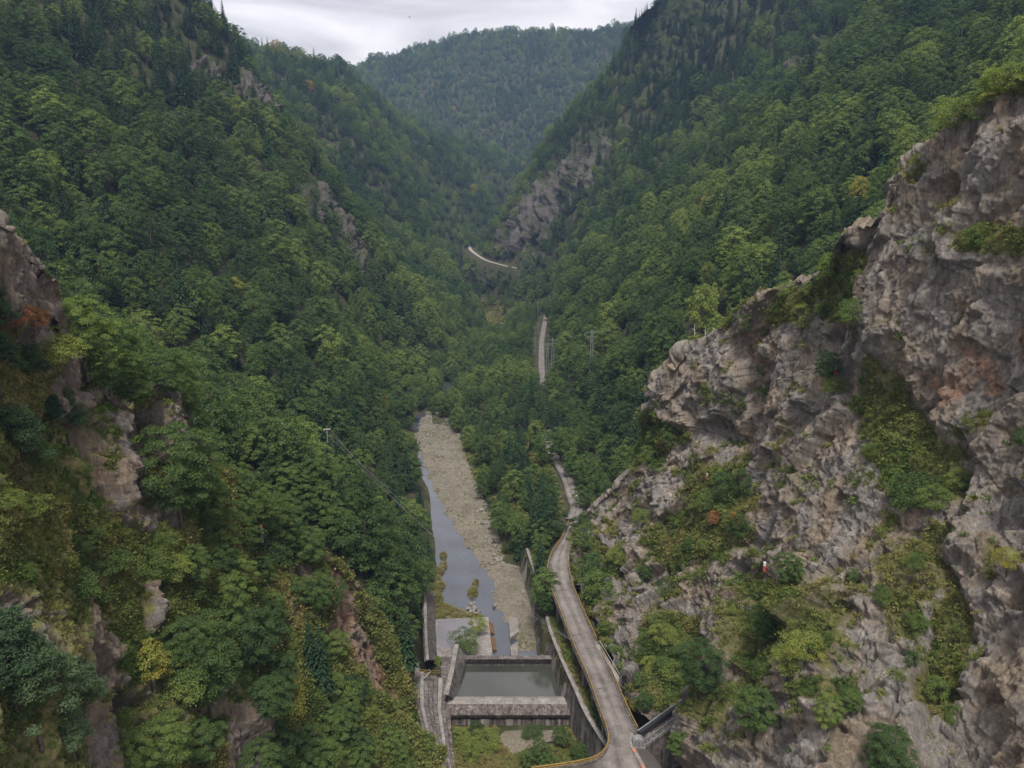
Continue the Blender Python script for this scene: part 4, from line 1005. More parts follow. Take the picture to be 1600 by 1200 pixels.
CL, CR = CLIFF_L, CLIFF_R
for a in [
 (CL, 140, 575, 'n0', 0.80, 0.56, 'bright green tree standing tallest behind the small bare crag at the rock edge'),
 (CL, 178, 618, 'n1', 0.80, 0.44, 'broad mid green tree filling the notch beside the grey rock tooth'),
 (CL, 215, 640, 'n3', 0.62, 0.36, 'dark leafy tree between the grey rock tooth and the ribbed rock'),
 (CL, 112, 690, 'p0', 0.72, 0.62, 'grey-green pine with a pale forked trunk on the brown grass slope'),
 (CL, 42, 748, 'p2', 0.95, 0.50, 'thin-trunked pine leaning over the brown grass bank'),
 (CL, 6, 610, 'p1', 0.62, 0.34, 'dark pine at the picture edge below the red-leaved bush'),
 (CL, 62, 600, 'p0', 0.50, 0.50, 'grey-green pine beside the mossy rock ledge'),
 (CL, 285, 815, 'n1', 1.05, 0.30, 'wide layered green tree spreading below the ribbed brown rock'),
 (CL, 335, 835, 'n3', 0.66, 0.40, 'layered green tree on the river side of the wide spreading tree'),
 (CL, 70, 1170, 'p1', 1.0, 0.62, 'largest grey-green pine spreading across the near corner of the slope'),
 (CL, 25, 1100, 'p0', 1.0, 0.40, 'dark pine tucked behind the largest grey-green pine'),
 (CL, 138, 1125, 'p2', 0.72, 0.60, 'pale pine under the white rock slab'),
 (CL, 118, 1185, 'p0', 0.60, 0.66, 'small pine with bare dead branches near the bottom edge'),
 (CL, 332, 1112, 'n1', 1.0, 0.26, 'big dark green tree beside the mustard-coloured mossy bank'),
 (CL, 300, 1050, 'n3', 0.62, 0.30, 'deep green tree leaning against the big dark tree'),
 (CL, 365, 962, 'n2', 0.72, 0.50, 'small bright green tree with a pointed top above the big dark tree'),
 (CL, 262, 1205, 'n4', 0.66, 0.52, 'bright yellow-green spreading tree at the bottom under the rock hollow'),
 (CL, 215, 1215, 'n0', 0.48, 0.50, 'low bright tree left of the hollow rock near the bottom edge'),
 (CL, 322, 1190, 'n2', 0.62, 0.34, 'blue-green tree beside the bright spreading tree at the bottom'),
 (CL, 402, 1042, 'n2', 1.02, 0.14, 'very dark tall tree between pale rock pillar and big dark tree'),
 (CL, 425, 1010, 'n3', 0.60, 0.20, 'dark bushy tree at the foot of the pale rock pillar'),
 (CL, 460, 1122, 'y0', 0.88, 1.04, 'slender yellow birch standing alone against dark trees'),
 (CL, 462, 1015, 'c0', 0.36, 0.62, 'pale feathery young tree just above the yellow birch'),
 (CL, 508, 1082, 'b0', 0.72, 0.12, 'dark narrow spruce beside the yellow birch'),
 (CL, 490, 1050, 'b2', 0.55, 0.16, 'smaller dark spruce close to the red-brown bare slope'),
 (CL, 552, 1125, 'n0', 0.52, 0.44, 'fresh green tree below the red-brown bare slope'),
 (CL, 600, 1172, 'n4', 0.48, 0.52, 'light green tree near the concrete bank, bottom of slope'),
 (CL, 528, 1172, 'n3', 0.60, 0.42, 'mid green tree downhill from the dark narrow spruce'),
 (CL, 432, 1205, 'n1', 0.62, 0.14, 'dark green round tree at the bottom near the stone survey pillar'),
 (CL, 480, 1170, 'n2', 0.50, 0.22, 'dark tree directly uphill from the orange-topped survey pillar'),
 (CL, 570, 1205, 'n0', 0.60, 0.46, 'yellow-green tree at the bottom beside the survey pillar'),
 (CL, 635, 1205, 'n4', 0.36, 0.50, 'low yellow-green tree at the edge of the ribbed concrete bank'),
 (CL, 640, 1110, 'n2', 0.34, 0.26, 'small dark tree against the top of the ribbed concrete bank'),
 (CL, 385, 860, 'n4', 0.55, 0.46, 'bright tree beside the upper survey pillar'),
 (CL, 440, 850, 'n0', 0.62, 0.55, 'yellow-green tree just behind the upper survey pillar'),
 (CL, 480, 880, 'n2', 0.50, 0.40, 'mid green tree crowning the top of the red-brown bare slope'),
 (CL, 590, 960, 'n2', 0.36, 0.46, 'small light tree on the crest of the red-brown bare slope'),
 (CR, 1092, 1085, 'n1', 0.76, 0.16, 'big dark green tree growing on the cliff above the inclined track'),
 (CR, 1225, 908, 'n0', 0.46, 0.34, 'fresh green tree in the cliff gully beside a rock pillar'),
 (CR, 1192, 1010, 'n2', 0.62, 0.26, 'tall green tree filling the cliff gully'),
 (CR, 1172, 1155, 'n3', 0.62, 0.34, 'light feathery tree low in the cliff gully'),
 (CR, 1290, 1132, 'n4', 0.40, 0.62, 'glowing yellow-green small tree on the rock shelf'),
 (CR, 1325, 1110, 'n2', 0.34, 0.40, 'green small tree touching the glowing yellow-green one'),
 (CR, 1380, 1225, 'n1', 0.56, 0.20, 'wide dark green tree at the bottom beneath the rock spur'),
 (CR, 1012, 905, 'n2', 0.44, 0.24, 'round dark green tree alone on the cliff above the viaduct bend'),
 (CR, 1056, 1190, 'n3', 0.40, 0.46, 'bright green tree beneath the inclined track'),
 (CR, 1010, 1108, 'n2', 0.42, 0.22, 'dark bushy tree between the road and the inclined track'),
 (CR, 1000, 1070, 'n4', 0.34, 0.40, 'low green tree beside the concrete portal'),
 (CR, 1070, 862, 'n3', 0.34, 0.30, 'grey-green tree on the mid cliff shelf'),
 (CR, 897, 850, 'n2', 0.26, 0.34, 'leafy tree hanging over the road where the cliff begins'),
 (CR, 912, 822, 'n0', 0.30, 0.38, 'leafy tree on the cliff edge above the road bend'),
]: plant(*a)
for a in [
 (CL, 30, 508, 's0', 1.0, 1.66, 'red-leaved bush on the small bare crag', 'bush'),
 (CL, 62, 512, 's1', 0.85, 1.62, 'smaller red-leaved bush under a pale boulder of the crag', 'bush'),
 (CL, 55, 535, 'bare0', 0.65, 1.9, 'grey leafless bush beneath the red-leaved bushes', 'bush'),
 (CL, 100, 562, 's1', 1.3, 0.92, 'olive brown bush on the mossy ledge of the grey rock tooth', 'bush'),
 (CL, 125, 870, 's0', 0.9, 0.35, 'dark green bush in the middle of the brown grass bank', 'bush'),
 (CL, 150, 850, 's2', 0.7, 0.40, 'small green bush beside a bare white twig on the brown bank', 'bush'),
 (CL, 268, 900, 's1', 1.4, 0.80, 'mustard green bush below the grassy ledge', 'bush'),
 (CL, 240, 1060, 's2', 1.5, 1.06, 'mustard yellow bush over the dark rock hollow', 'bush'),
 (CL, 262, 1050, 's0', 1.3, 1.02, 'yellowish bush beside the mustard yellow bush', 'bush'),
 (CL, 300, 1080, 's1', 1.5, 0.60, 'bright green bush next to the big dark tree trunk', 'bush'),
 (CR, 1425, 785, 's1', 2.0, 0.24, 'round dark green bush at the lower end of the grassy ramp', 'bush'),
 (CR, 1455, 790, 's0', 1.3, 0.60, 'light green bush beside the round dark one on the grassy ramp', 'bush'),
 (CR, 1130, 775, 's0', 2.3, 0.30, 'dark green bush crowning the mid cliff shelf', 'bush'),
 (CR, 1110, 790, 's1', 2.0, 0.50, 'light green bush on the mid cliff shelf', 'bush'),
 (CR, 1155, 765, 's2', 1.8, 0.24, 'dark bush at the end of the mid cliff shelf under the grey wall', 'bush'),
 (CR, 1118, 815, 's1', 1.2, 1.70, 'rusty orange bush on the mid cliff shelf', 'bush'),
 (CR, 1145, 818, 's0', 1.0, 1.60, 'second rusty bush nearer the grey wall', 'bush'),
 (CR, 1150, 838, 's2', 1.6, 0.22, 'dark green bush below the rusty bushes', 'bush'),
 (CR, 1290, 592, 's0', 1.8, 0.10, 'very dark bush beside a red and white survey mark', 'bush'),
 (CR, 1302, 608, 's1', 1.2, 0.60, 'small light bush under the red and white survey mark', 'bush'),
 (CR, 1310, 440, 's1', 2.2, 0.52, 'bright green bush in the grassy notch of the cliff crest', 'bush'),
 (CR, 1325, 510, 's0', 1.6, 0.46, 'green bush low in the grassy notch of the crest', 'bush'),
 (CR, 1248, 512, 's2', 1.8, 0.80, 'olive grey bush on the crest beside a grassy ledge', 'bush'),
 (CR, 1225, 470, 's1', 1.4, 0.58, 'light green bush on the crest ledge', 'bush'),
 (CR, 1160, 520, 's2', 1.2, 0.30, 'small dark bush in the crack behind the overhanging block', 'bush'),
 (CR, 1490, 205, 's1', 1.8, 0.70, 'olive green bush on the upper crest of the cliff', 'bush'),
 (CR, 1515, 195, 's0', 1.5, 0.50, 'dark olive bush on the upper crest beside the olive green one', 'bush'),
 (CR, 1545, 162, 's2', 1.4, 0.78, 'straw green bush near the top of the crest', 'bush'),
 (CR, 1580, 145, 's1', 1.5, 0.66, 'highest yellow-green bush on the crest', 'bush'),
 (CR, 1470, 225, 'bare0', 0.6, 1.9, 'bare twiggy bush on the crest', 'bush'),
 (CR, 1000, 815, 's1', 1.4, 0.7, 'olive bush on the rocky nose above the viaduct bend', 'bush'),
 (CR, 990, 700, 's2', 1.5, 0.55, 'light bush on the grass under the overhanging block', 'bush'),
 (CR, 1020, 690, 's0', 1.4, 0.70, 'olive bush directly below the overhanging block', 'bush'),
 (CR, 960, 880, 's1', 1.5, 0.84, 'olive brown bush above the straight part of the viaduct', 'bush'),
 (CR, 1035, 1000, 's0', 1.6, 0.90, 'yellowish bush on the cliff foot beside the big dark tree', 'bush'),
 (CR, 1010, 1050, 's2', 1.4, 0.92, 'yellow-green bush behind the concrete portal', 'bush'),
 (CR, 1570, 880, 's1', 0.9, 1.06, 'mustard coloured bush high on the near cliff wall', 'bush'),
 (CR, 1595, 690, 's0', 0.9, 0.30, 'dark bush at the edge of the near cliff wall', 'bush'),
 (CR, 1465, 1090, 's2', 1.0, 0.55, 'fresh green bush at the lower end of the ivy strip', 'bush'),
 (CR, 1255, 1030, 's1', 1.4, 0.92, 'olive yellow bush above the glowing yellow-green tree', 'bush'),
 (CR, 1225, 1050, 's0', 1.4, 0.84, 'olive bush beside the gully tree', 'bush'),
]: plant(*a, sink=0.1)
for a in [
 (845, 915, -110, 'n2', 0.30, 0.30, 'tree standing between the river wall and the bend of the viaduct'),
 (842, 888, -110, 'n0', 0.34, 0.46, 'light green tree at the upstream end of the river wall'),
 (851, 938, -109.5, 'n2', 0.48, 0.16, 'dark tree squeezed between river wall and viaduct piers'),
 (850, 962, -109.5, 'n3', 0.50, 0.14, 'dark tree beside the first viaduct pier'),
 (796, 868, -118, 'n4', 0.46, 0.30, 'bushy tree at the edge of the gravel bar beside the river wall'),
 (745, 1148, -119.5, 'n4', 0.30, 0.16, 'round dark green tree against the stained weir face'),
 (845, 1192, -119.5, 'n4', 0.46, 0.36, 'leafy green tree in the bottom of the plunge pool'),
 (878, 1168, -119.5, 'n0', 0.42, 0.34, 'green tree against the curved concrete wall of the plunge pool'),
 (822, 1200, -119.5, 'n2', 0.40, 0.40, 'bright green tree at the bottom edge below the gravel patch'),
 (905, 1190, -119.5, 'n4', 0.40, 0.30, 'green tree in the corner under the curving yellow rail'),
 (860, 1215, -119.5, 'n0', 0.44, 0.38, 'green tree furthest down in the plunge pool by the rail'),
 (938, 1112, -110, 'n4', 0.36, 0.22, 'dark tree beneath the viaduct beside the curved concrete wall'),
]: plantz(*a)
for a in [
 (727, 1012, -115.6, 's1', 2.0, 0.42, 'grey-green bush growing beside the weir wing wall', 'bush'),
 (748, 985, -115.6, 's0', 1.4, 0.86, 'olive bush on the old concrete apron', 'bush'),
 (712, 1030, -115.2, 's2', 0.9, 0.80, 'brown green bush behind the wing wall', 'bush'),
 (757, 1170, -119.5, 's1', 1.7, 0.80, 'grey olive bush in the plunge pool beside the gravel patch', 'bush'),
 (722, 1160, -119.5, 's0', 1.2, 0.82, 'dry olive bush below the ribbed concrete bank', 'bush'),
 (735, 1185, -119.5, 's2', 1.5, 0.76, 'pale olive bush low in the plunge pool', 'bush'),
 (832, 1152, -119.5, 's1', 1.2, 0.28, 'dark green bush on the gravel patch below the weir', 'bush'),
 (785, 1180, -119.5, 'bare0', 0.5, 1.9, 'dead grey bush beside the gravel patch', 'bush'),
 (895, 1030, -109, 's1', 1.0, 0.58, 'bright green bush under the viaduct deck', 'bush'),
 (685, 1038, -113, 's0', 0.7, 0.66, 'green bush behind the yellow railing', 'bush'),
]: plantz(*a)

# ---------------------------------------------------------------- which trees show largest: coarse depth buffer of the photograph's view
SC2 = 2.0
DW, DH = 800, 600
DB = np.full((DH, DW), 1e9)
def splat(px, py, d, r=1):
    xi = (px / SC2).astype(int); yi = (py / SC2).astype(int)
    for a in range(-r, r + 1):
        for b in range(-r, r + 1):
            x = xi + a; y = yi + b; m = (x >= 0) & (x < DW) & (y >= 0) & (y < DH)
            np.minimum.at(DB, (y[m], x[m]), d[m])
m_ = HY.ravel() > 120
hx_, hy_, hd_ = proj(HV[m_]); splat(hx_, hy_, hd_ + 4, 1)
for c in (CLIFF_L, CLIFF_R): splat(c.px, c.py, c.d, 1)
DB0 = DB.copy()
# fill bare patches of hillside that no crown covers
def fill_bare():
    cov = DB0 * 0
    for t in TREES:
        k = KINDS[t['kind']]; H = k.H * t['s']; rx = k.rx * t['s']; x, y, z = t['p']
        cx, cy, d = proj(np.array([x, y, z + H * 0.58])); cx, cy, d = float(cx) / SC2, float(cy) / SC2, float(d)
        a = rx * F_PX / d / SC2 * 0.9; b = H * 0.42 * F_PX / d / SC2
        x0, x1, y0, y1 = int(max(0, cx - a)), int(min(DW, cx + a + 1)), int(max(0, cy - b)), int(min(DH, cy + b + 1))
        if x1 > x0 and y1 > y0: cov[y0:y1, x0:x1] = 1
    gy, gx = np.mgrid[2:DH - 2:4, 2:DW - 2:4]; gx = gx.ravel(); gy = gy.ravel()
    px_, py_ = gx * SC2, gy * SC2; m = cov[gy, gx] == 0
    for poly in KEEP_CLEAR: m &= polydist(px_, py_, poly) < -2
    for c in CRAGS: m &= ~inpoly(px_, py_, c[0])
    m &= ~((py_ > 960) & (px_ > 655))
    px_, py_, gx, gy = px_[m], py_[m], gx[m], gy[m]
    Yh = hit(px_, py_); Ph = at(px_, py_, Yh); d_ = proj(Ph)[2]
    ok_ = ~np.isnan(Yh) & (Yh > 140) & (Yh < 1500) & (DB0[gy, gx] > d_ * 0.965)
    out = []; used = np.zeros((DH, DW), bool)
    for i in np.nonzero(ok_)[0][np.random.default_rng(3).permutation(int(ok_.sum()))]:
        if used[gy[i], gx[i]]: continue
        sp = RNG.random() < 0.2; k = 'b%d' % RNG.integers(0, 3) if sp else 'a%d' % RNG.integers(0, 6); s = float(RNG.uniform(0.55, 0.95))
        P = Ph[i]; zz = float(hf(P[0], P[1]))
        if zz < -118: continue
        rp_ = int(KINDS[k].rx * s * F_PX / d_[i] / SC2 * 1.1) + 1; rv = int(KINDS[k].H * s * 0.5 * F_PX / d_[i] / SC2) + 1
        bad = False
        for poly in KEEP_CLEAR: bad |= bool(inpoly(np.array([px_[i]]), np.array([py_[i] - rv * SC2]), poly)[0])
        if bad: continue
        used[max(0, gy[i] - rv):gy[i] + rv // 2, max(0, gx[i] - rp_):gx[i] + rp_] = True
        out.append(dict(p=(float(P[0]), float(P[1]), zz - 0.3), kind=k, s=s, t=float(np.clip(RNG.normal(0.36, 0.16), 0.08, 0.75)) * (0.7 if sp else 1), r=float(RNG.random() * 6.28), c=None, cat='tree'))
    return out
EXTRA = fill_bare(); TREES = TREES + EXTRA; print('extra', len(EXTRA))
IDB = np.full((DH, DW), -1)
yy, xx = np.mgrid[0:DH, 0:DW]
ALL = [dict(t, special=True) for t in SPECIAL] + [dict(t, special=False) for t in TREES]
order = np.argsort([t['p'][1] for t in ALL])
for i in order:
    t = ALL[i]; k = KINDS[t['kind']]; H = k.H * t['s']; rx = k.rx * t['s']
    x, y, z = t['p']; cx, cy, d = proj(np.array([x, y, z + H * 0.58])); d = float(d)
    a = rx * F_PX / d / SC2; b = H * 0.42 * F_PX / d / SC2
    cx, cy = float(cx) / SC2, float(cy) / SC2
    t['px'], t['py'], t['d'] = cx * SC2, cy * SC2, d
    x0, x1, y0, y1 = int(max(0, cx - a)), int(min(DW, cx + a + 1)), int(max(0, cy - b)), int(min(DH, cy + b + 1))
    if x1 <= x0 or y1 <= y0: continue
    sub = (slice(y0, y1), slice(x0, x1))
    e = ((xx[sub] - cx) / max(a, .5)) ** 2 + ((yy[sub] - cy) / max(b, .5)) ** 2 < 1
    w = e & (d - rx * 0.5 < DB[sub])
    DB[sub][w] = d; IDB[sub][w] = i
cnt = np.bincount(IDB[IDB >= 0], minlength=len(ALL))
for t, c_ in zip(ALL, cnt): t['vis'] = int(c_)
print('trees', len(TREES), 'special', len(SPECIAL), 'visible', int((cnt > 2).sum()))

# ================================================================ MATERIALS OF THE WORKS
def mat_concrete(name, dark, mid, light, streak=0.6, scale=0.5, white=0.35):
    m, n, l, out = new_mat(name)
    v = obj_vec(n, l); vv = obj_vec(n, l, (1.6, 1.6, 0.16))
    n1 = noise(n, l, scale, 9, 0.7, v); r1 = ramp(n, [(0.3, dark), (0.52, mid), (0.72, light)]); l.new(n1.outputs[0], r1.inputs[0])
    n2 = noise(n, l, 1.1, 7, 0.7, vv); r2 = ramp(n, [(0.40, (0.26, 0.23, 0.21)), (0.58, (1, 1, 1))]); l.new(n2.outputs[0], r2.inputs[0])
    c = mixc(n, l, streak, r1.outputs[0], r2.outputs[0], 'MULTIPLY')
    n3 = noise(n, l, 1.3, 5, 0.7, vv); r3 = ramp(n, [(0.60, (0, 0, 0)), (0.70, (white, white, white))]); l.new(n3.outputs[0], r3.inputs[0])
    c = mixc(n, l, r3.outputs[0], c, (0.46, 0.42, 0.38))
    finish(n, l, out, c, 0.93, n1.outputs[0], 0.5, 0.08)
    return m
M_CONC = mat_concrete('old_concrete', (0.060, 0.052, 0.048), (0.125, 0.112, 0.104), (0.22, 0.20, 0.185), 0.75)
M_CONC_PALE = mat_concrete('pale_concrete', (0.13, 0.115, 0.105), (0.205, 0.185, 0.17), (0.29, 0.27, 0.25), 0.4)
M_CONC_STAIN = mat_concrete('stained_concrete', (0.055, 0.042, 0.036), (0.12, 0.10, 0.09), (0.25, 0.225, 0.205), 0.85, 0.7, 0.8)
M_CONC_DARK = mat_concrete('mossy_concrete', (0.012, 0.010, 0.009), (0.030, 0.024, 0.021), (0.10, 0.085, 0.075), 0.7, 0.8, 0.2)  # dark stains on the weir lip; also the painted shade on the rear wall
M_RUST = mat_simple('rusty_panel', [(0.3, (0.075, 0.040, 0.018)), (0.6, (0.14, 0.085, 0.045))], 1.2)
M_YELLOW = mat_simple('yellow_paint', [(0.3, (0.18, 0.115, 0.038)), (0.6, (0.30, 0.19, 0.055))], 1.5, rough=0.6)
M_STEEL = mat_simple('grey_steel', [(0.3, (0.10, 0.10, 0.10)), (0.7, (0.22, 0.22, 0.22))], 2.0, rough=0.6)
M_PALE_STEEL = mat_simple('pale_steel', [(0.3, (0.30, 0.30, 0.29)), (0.7, (0.42, 0.42, 0.41))], 2.0, rough=0.5)
M_BLACK = mat_simple('black_rubber', [(0.3, (0.012, 0.012, 0.013)), (0.7, (0.030, 0.030, 0.032))], 2.0, rough=0.7)
M_WHITE = mat_simple('white_paint', [(0.3, (0.42, 0.41, 0.40)), (0.7, (0.56, 0.55, 0.54))], 3.0, rough=0.5)
M_ORANGE = mat_simple('orange_paint', [(0.3, (0.36, 0.11, 0.05)), (0.7, (0.46, 0.16, 0.07))], 3.0, rough=0.5)
M_RED = mat_simple('red_paint', [(0.3, (0.42, 0.05, 0.035)), (0.7, (0.5, 0.09, 0.06))], 3.0, rough=0.5)
def mat_gravel():
    m, n, l, out = new_mat('river_gravel'); v = obj_vec(n, l)
    n1 = noise(n, l, 1.7, 12, 0.82, v); r1 = ramp(n, [(0.28, (0.050, 0.044, 0.033)), (0.45, (0.115, 0.102, 0.078)), (0.58, (0.180, 0.162, 0.128)), (0.75, (0.28, 0.255, 0.21))]); l.new(n1.outputs[0], r1.inputs[0])
    n2 = noise(n, l, 0.10, 6, 0.65, v, 0.6); r2 = ramp(n, [(0.36, (0.72, 0.70, 0.58)), (0.5, (0.95, 0.93, 0.88)), (0.66, (1.15, 1.1, 1.05))]); l.new(n2.outputs[0], r2.inputs[0])
    finish(n, l, out, mixc(n, l, 1.0, r1.outputs[0], r2.outputs[0], 'MULTIPLY'), 0.95, n1.outputs[0], 0.9, 0.3); return m
M_GRAVEL = mat_gravel()
M_STONE = mat_simple('river_stone', [(0.3, (0.075, 0.068, 0.058)), (0.5, (0.15, 0.138, 0.12)), (0.7, (0.25, 0.23, 0.205))], 0.9, 8, 0.9)
M_BANK = mat_simple('overgrown_bank', [(0.3, (0.030, 0.030, 0.013)), (0.48, (0.070, 0.062, 0.028)), (0.6, (0.11, 0.096, 0.056)), (0.75, (0.17, 0.15, 0.11))], 1.2, 8, 0.95, 0.6, bdist=0.3)
M_BRICK = mat_simple('brick_paint', [(0.3, (0.24, 0.11, 0.07)), (0.7, (0.34, 0.17, 0.11))], 3.0)
M_FEATHER = mat_simple('dark_feathers', [(0.3, (0.02, 0.02, 0.02)), (0.7, (0.05, 0.045, 0.04))], 3.0)

def mat_road(name, dark, light):
    m, n, l, out = new_mat(name)
    uv = n.new('ShaderNodeUVMap'); sp = n.new('ShaderNodeSeparateXYZ'); l.new(uv.outputs[0], sp.inputs[0])
    v = obj_vec(n, l)
    n1 = noise(n, l, 0.55, 9, 0.75, v)
    # two worn wheel tracks along the road
    w = mth(n, l, 'ABSOLUTE', mth(n, l, 'SUBTRACT', mth(n, l, 'ABSOLUTE', mth(n, l, 'SUBTRACT', sp.outputs[0], 0.5)), 0.20))
    mpn = n.new('ShaderNodeMapping'); mpn.inputs['Scale'].default_value = (9, 0.05, 1); l.new(uv.outputs[0], mpn.inputs[0])
    n2 = noise(n, l, 1.0, 6, 0.7, mpn.outputs[0])
    f = mth(n, l, 'ADD', mth(n, l, 'MULTIPLY', n1.outputs[0], 0.75), mth(n, l, 'ADD', mth(n, l, 'MULTIPLY', w, -1.0), mth(n, l, 'MULTIPLY', n2.outputs[0], 0.55)))
    r = ramp(n, [(0.28, dark), (0.50, tuple((a + b) / 2 for a, b in zip(dark, light))), (0.72, light)]); l.new(f, r.inputs[0])
    n3 = noise(n, l, 0.16, 5, 0.7, v); r3 = ramp(n, [(0.38, (0.62, 0.60, 0.58)), (0.6, (1, 1, 1))]); l.new(n3.outputs[0], r3.inputs[0])
    c = mixc(n, l, 0.8, r.outputs[0], r3.outputs[0], 'MULTIPLY')
    finish(n, l, out, c, 0.9, n1.outputs[0], 0.25, 0.03)
    return m
M_ROAD = mat_road('worn_roadway', (0.070, 0.061, 0.056), (0.205, 0.182, 0.165))
M_DIRT = mat_simple('pale_dirt', [(0.3, (0.17, 0.148, 0.12)), (0.7, (0.29, 0.258, 0.21))], 0.3, 6)

def mat_water(name, col, rough, rip, scale):
    m, n, l, out = new_mat(name)
    v = obj_vec(n, l)
    t = noise(n, l, scale, 4, 0.6, v)
    t2 = noise(n, l, 0.08, 3, 0.5, v); r = ramp(n, [(0.35, tuple(c * 0.8 for c in col)), (0.65, tuple(c * 1.15 for c in col))]); l.new(t2.outputs[0], r.inputs[0])
    finish(n, l, out, r.outputs[0], rough, t.outputs[0], rip, 0.05, 0.6)
    return m
M_RIVER = mat_water('river_water', (0.046, 0.052, 0.062), 0.10, 0.35, 1.5)
M_POOL = mat_water('pool_water', (0.040, 0.041, 0.033), 0.10, 0.06, 0.8)
M_WET = mat_water('wet_slab', (0.12, 0.113, 0.122), 0.35, 0.10, 0.7)

def P3(px, py, z): return Vector(at_z(px, py, z))
def poly_sheet(name, pts, mat, root=None):
    me = bpy.data.meshes.new(name); me.from_pydata([tuple(p) for p in pts], [], [tuple(range(len(pts)))])
    if me.polygons[0].normal.z < 0: me.flip_normals()
    me.materials.append(mat); me.update()
    o = link(bpy.data.objects.new(name, me), root)
    if root is not None: o.location = tuple(-c for c in root.location)
    return o
def poly_slab(pts, depth):
    """Closed prism below a polygon of points."""
    n_ = len(pts); mb = MB(); t = [Vector(p) for p in pts]; b = [Vector((p[0], p[1], p[2] - depth)) for p in pts]
    area = sum(t[i].x * t[(i + 1) % n_].y - t[(i + 1) % n_].x * t[i].y for i in range(n_))
    if area < 0: t.reverse(); b.reverse()
    return mb.add(t + b, [tuple(range(n_)), tuple(range(2 * n_ - 1, n_ - 1, -1))] + [(i, n_ + i, n_ + (i + 1) % n_, (i + 1) % n_) for i in range(n_)])

# ---------------------------------------------------------------- river, gravel bar, banks
WZ = -118.2
wl_ = [(683, 188), (684, 200), (688, 215), (686, 235), (680, 250), (664, 300), (650, 360), (643, 410), (640, 450), (660, 490), (684, 520), (700, 560), (716, 600), (748, 700)]
wr_ = [(838, 188), (836, 200), (826, 215), (815, 235), (806, 250), (785, 300), (760, 360), (745, 410), (735, 450), (728, 490), (730, 520), (738, 560), (744, 600), (770, 700)]
mb = MB(); rows = []
for (a, ya), (b, yb) in zip(wl_, wr_):
    pa, pb = zpt(a, WZ, ya), zpt(b, WZ, yb); rows.append([(pa[0], ya, WZ), ((pa[0] + pb[0]) / 2, ya, WZ), (pb[0], yb, WZ)])
mb.strip(rows); struct(mb.build('river', M_RIVER))

def bar_sheet(name, poly, top, mat, step=0.55, rough=0.16, seed=3, edge=4.0):
    W = np.array([at_z(x, y, WZ)[:2] for x, y in poly]); x0, y0 = W.min(0) - 3; x1, y1 = W.max(0) + 3
    X, Y = np.meshgrid(np.arange(x0, x1, step), np.arange(y0, y1, step * 1.3))
    jit = vnoise(np.stack([X / 4, Y / 4, X * 0], -1), seed) * (1.2 if edge > 3 else 0.5)
    d = polydist(X, Y, [tuple(q) for q in W]) + jit
    z = WZ - 0.75 + (top + 0.75) * sstep(-1.2, edge, d) + rough * fbm(np.stack([X / 1.5, Y / 1.5, X * 0], -1), 4, seed) * sstep(-1, 1, d) + 0.25 * fbm(np.stack([X / 14, Y / 14, X * 0], -1), 3, seed + 2) * sstep(0, 3, d)
    V = np.stack([X, Y, z], -1).reshape(-1, 3); Fg = grid_faces(*X.shape); Fg = Fg[(d.ravel()[Fg] > -2.2).any(1)]
    used, inv = np.unique(Fg, return_inverse=True)
    o = struct(link(bpy.data.objects.new(name, np_mesh(name, V[used], inv.reshape(-1, 4), mat))))
    ok_ = d.ravel() > 0.3
    return V[ok_]
BAR = [(652, 702), (645, 684), (654, 658), (672, 640), (700, 646), (726, 660), (735, 690), (752, 708), (775, 715), (770, 742), (762, 760), (778, 790), (790, 800), (798, 830), (812, 868), (822, 890), (832, 920), (844, 965), (848, 1022), (798, 1020), (797, 988), (780, 962), (767, 952), (766, 905), (752, 893), (737, 874), (722, 850), (702, 820), (686, 790), (670, 760), (659, 730)]
BARV = bar_sheet('gravel_bar', BAR, 0.9, M_GRAVEL)
LBANK = [(690, 862), (699, 868), (697, 890), (690, 905), (697, 915), (692, 925), (694, 940), (700, 945), (712, 950), (735, 958), (742, 950), (757, 966), (757, 976), (683, 976), (672, 970), (670, 935), (680, 900)]
LBANKV = bar_sheet('river_bank', LBANK, 0.8, M_BANK, 0.5, 0.25, 8, 2.0)
ISLE = [(737, 912), (744, 903), (750, 910), (747, 922), (742, 936), (732, 934), (732, 926)]
ISLEV = bar_sheet('river_island', ISLE, 0.9, M_BANK, 0.4, 0.2, 9, 1.5)

def stone_mesh(seed, r=1.0):
    rng = np.random.default_rng(seed); import bmesh
    bm = bmesh.new(); bmesh.ops.create_icosphere(bm, subdivisions=2, radius=r)
    for v in bm.verts:
        q = np.array(v.co); k = 0.75 + 0.35 * float(vnoise(q * 1.3 + seed * 9.1, seed)) + 0.18 * float(vnoise(q * 3 + seed, seed))
        v.co = (v.co.x * k * 1.2, v.co.y * k, v.co.z * k * 0.7)
    me = bpy.data.meshes.new('boulder'); bm.to_mesh(me); bm.free(); me.materials.append(M_STONE); return me
STONES = [stone_mesh(i) for i in range(4)]
STONE_COLL = bpy.data.collections.new('stone_stock')
for i, me in enumerate(STONES): STONE_COLL.objects.link(bpy.data.objects.new('stone_%d' % i, me))
SPOTS = [(737, 944, 1.3), (742, 950, 1.1), (733, 951, 1.0), (739, 957, 1.3), (746, 960, 1.0), (735, 963, 0.9), (730, 958, 0.8), (744, 968, 1.1), (728, 966, 0.9), (738, 970, 0.8), (750, 971, 1.2), (755, 974, 0.9),
         (773, 945, 1.0), (720, 960, 0.7), (712, 958, 0.7), (705, 952, 0.6), (748, 955, 0.7)]
SPOTS += [(750 + 0.16 * k * 9 + 5 * math.sin(k * 2.1), 762 + k * 7, 1.2 + 0.5 * math.sin(k * 1.7)) for k in range(18)]
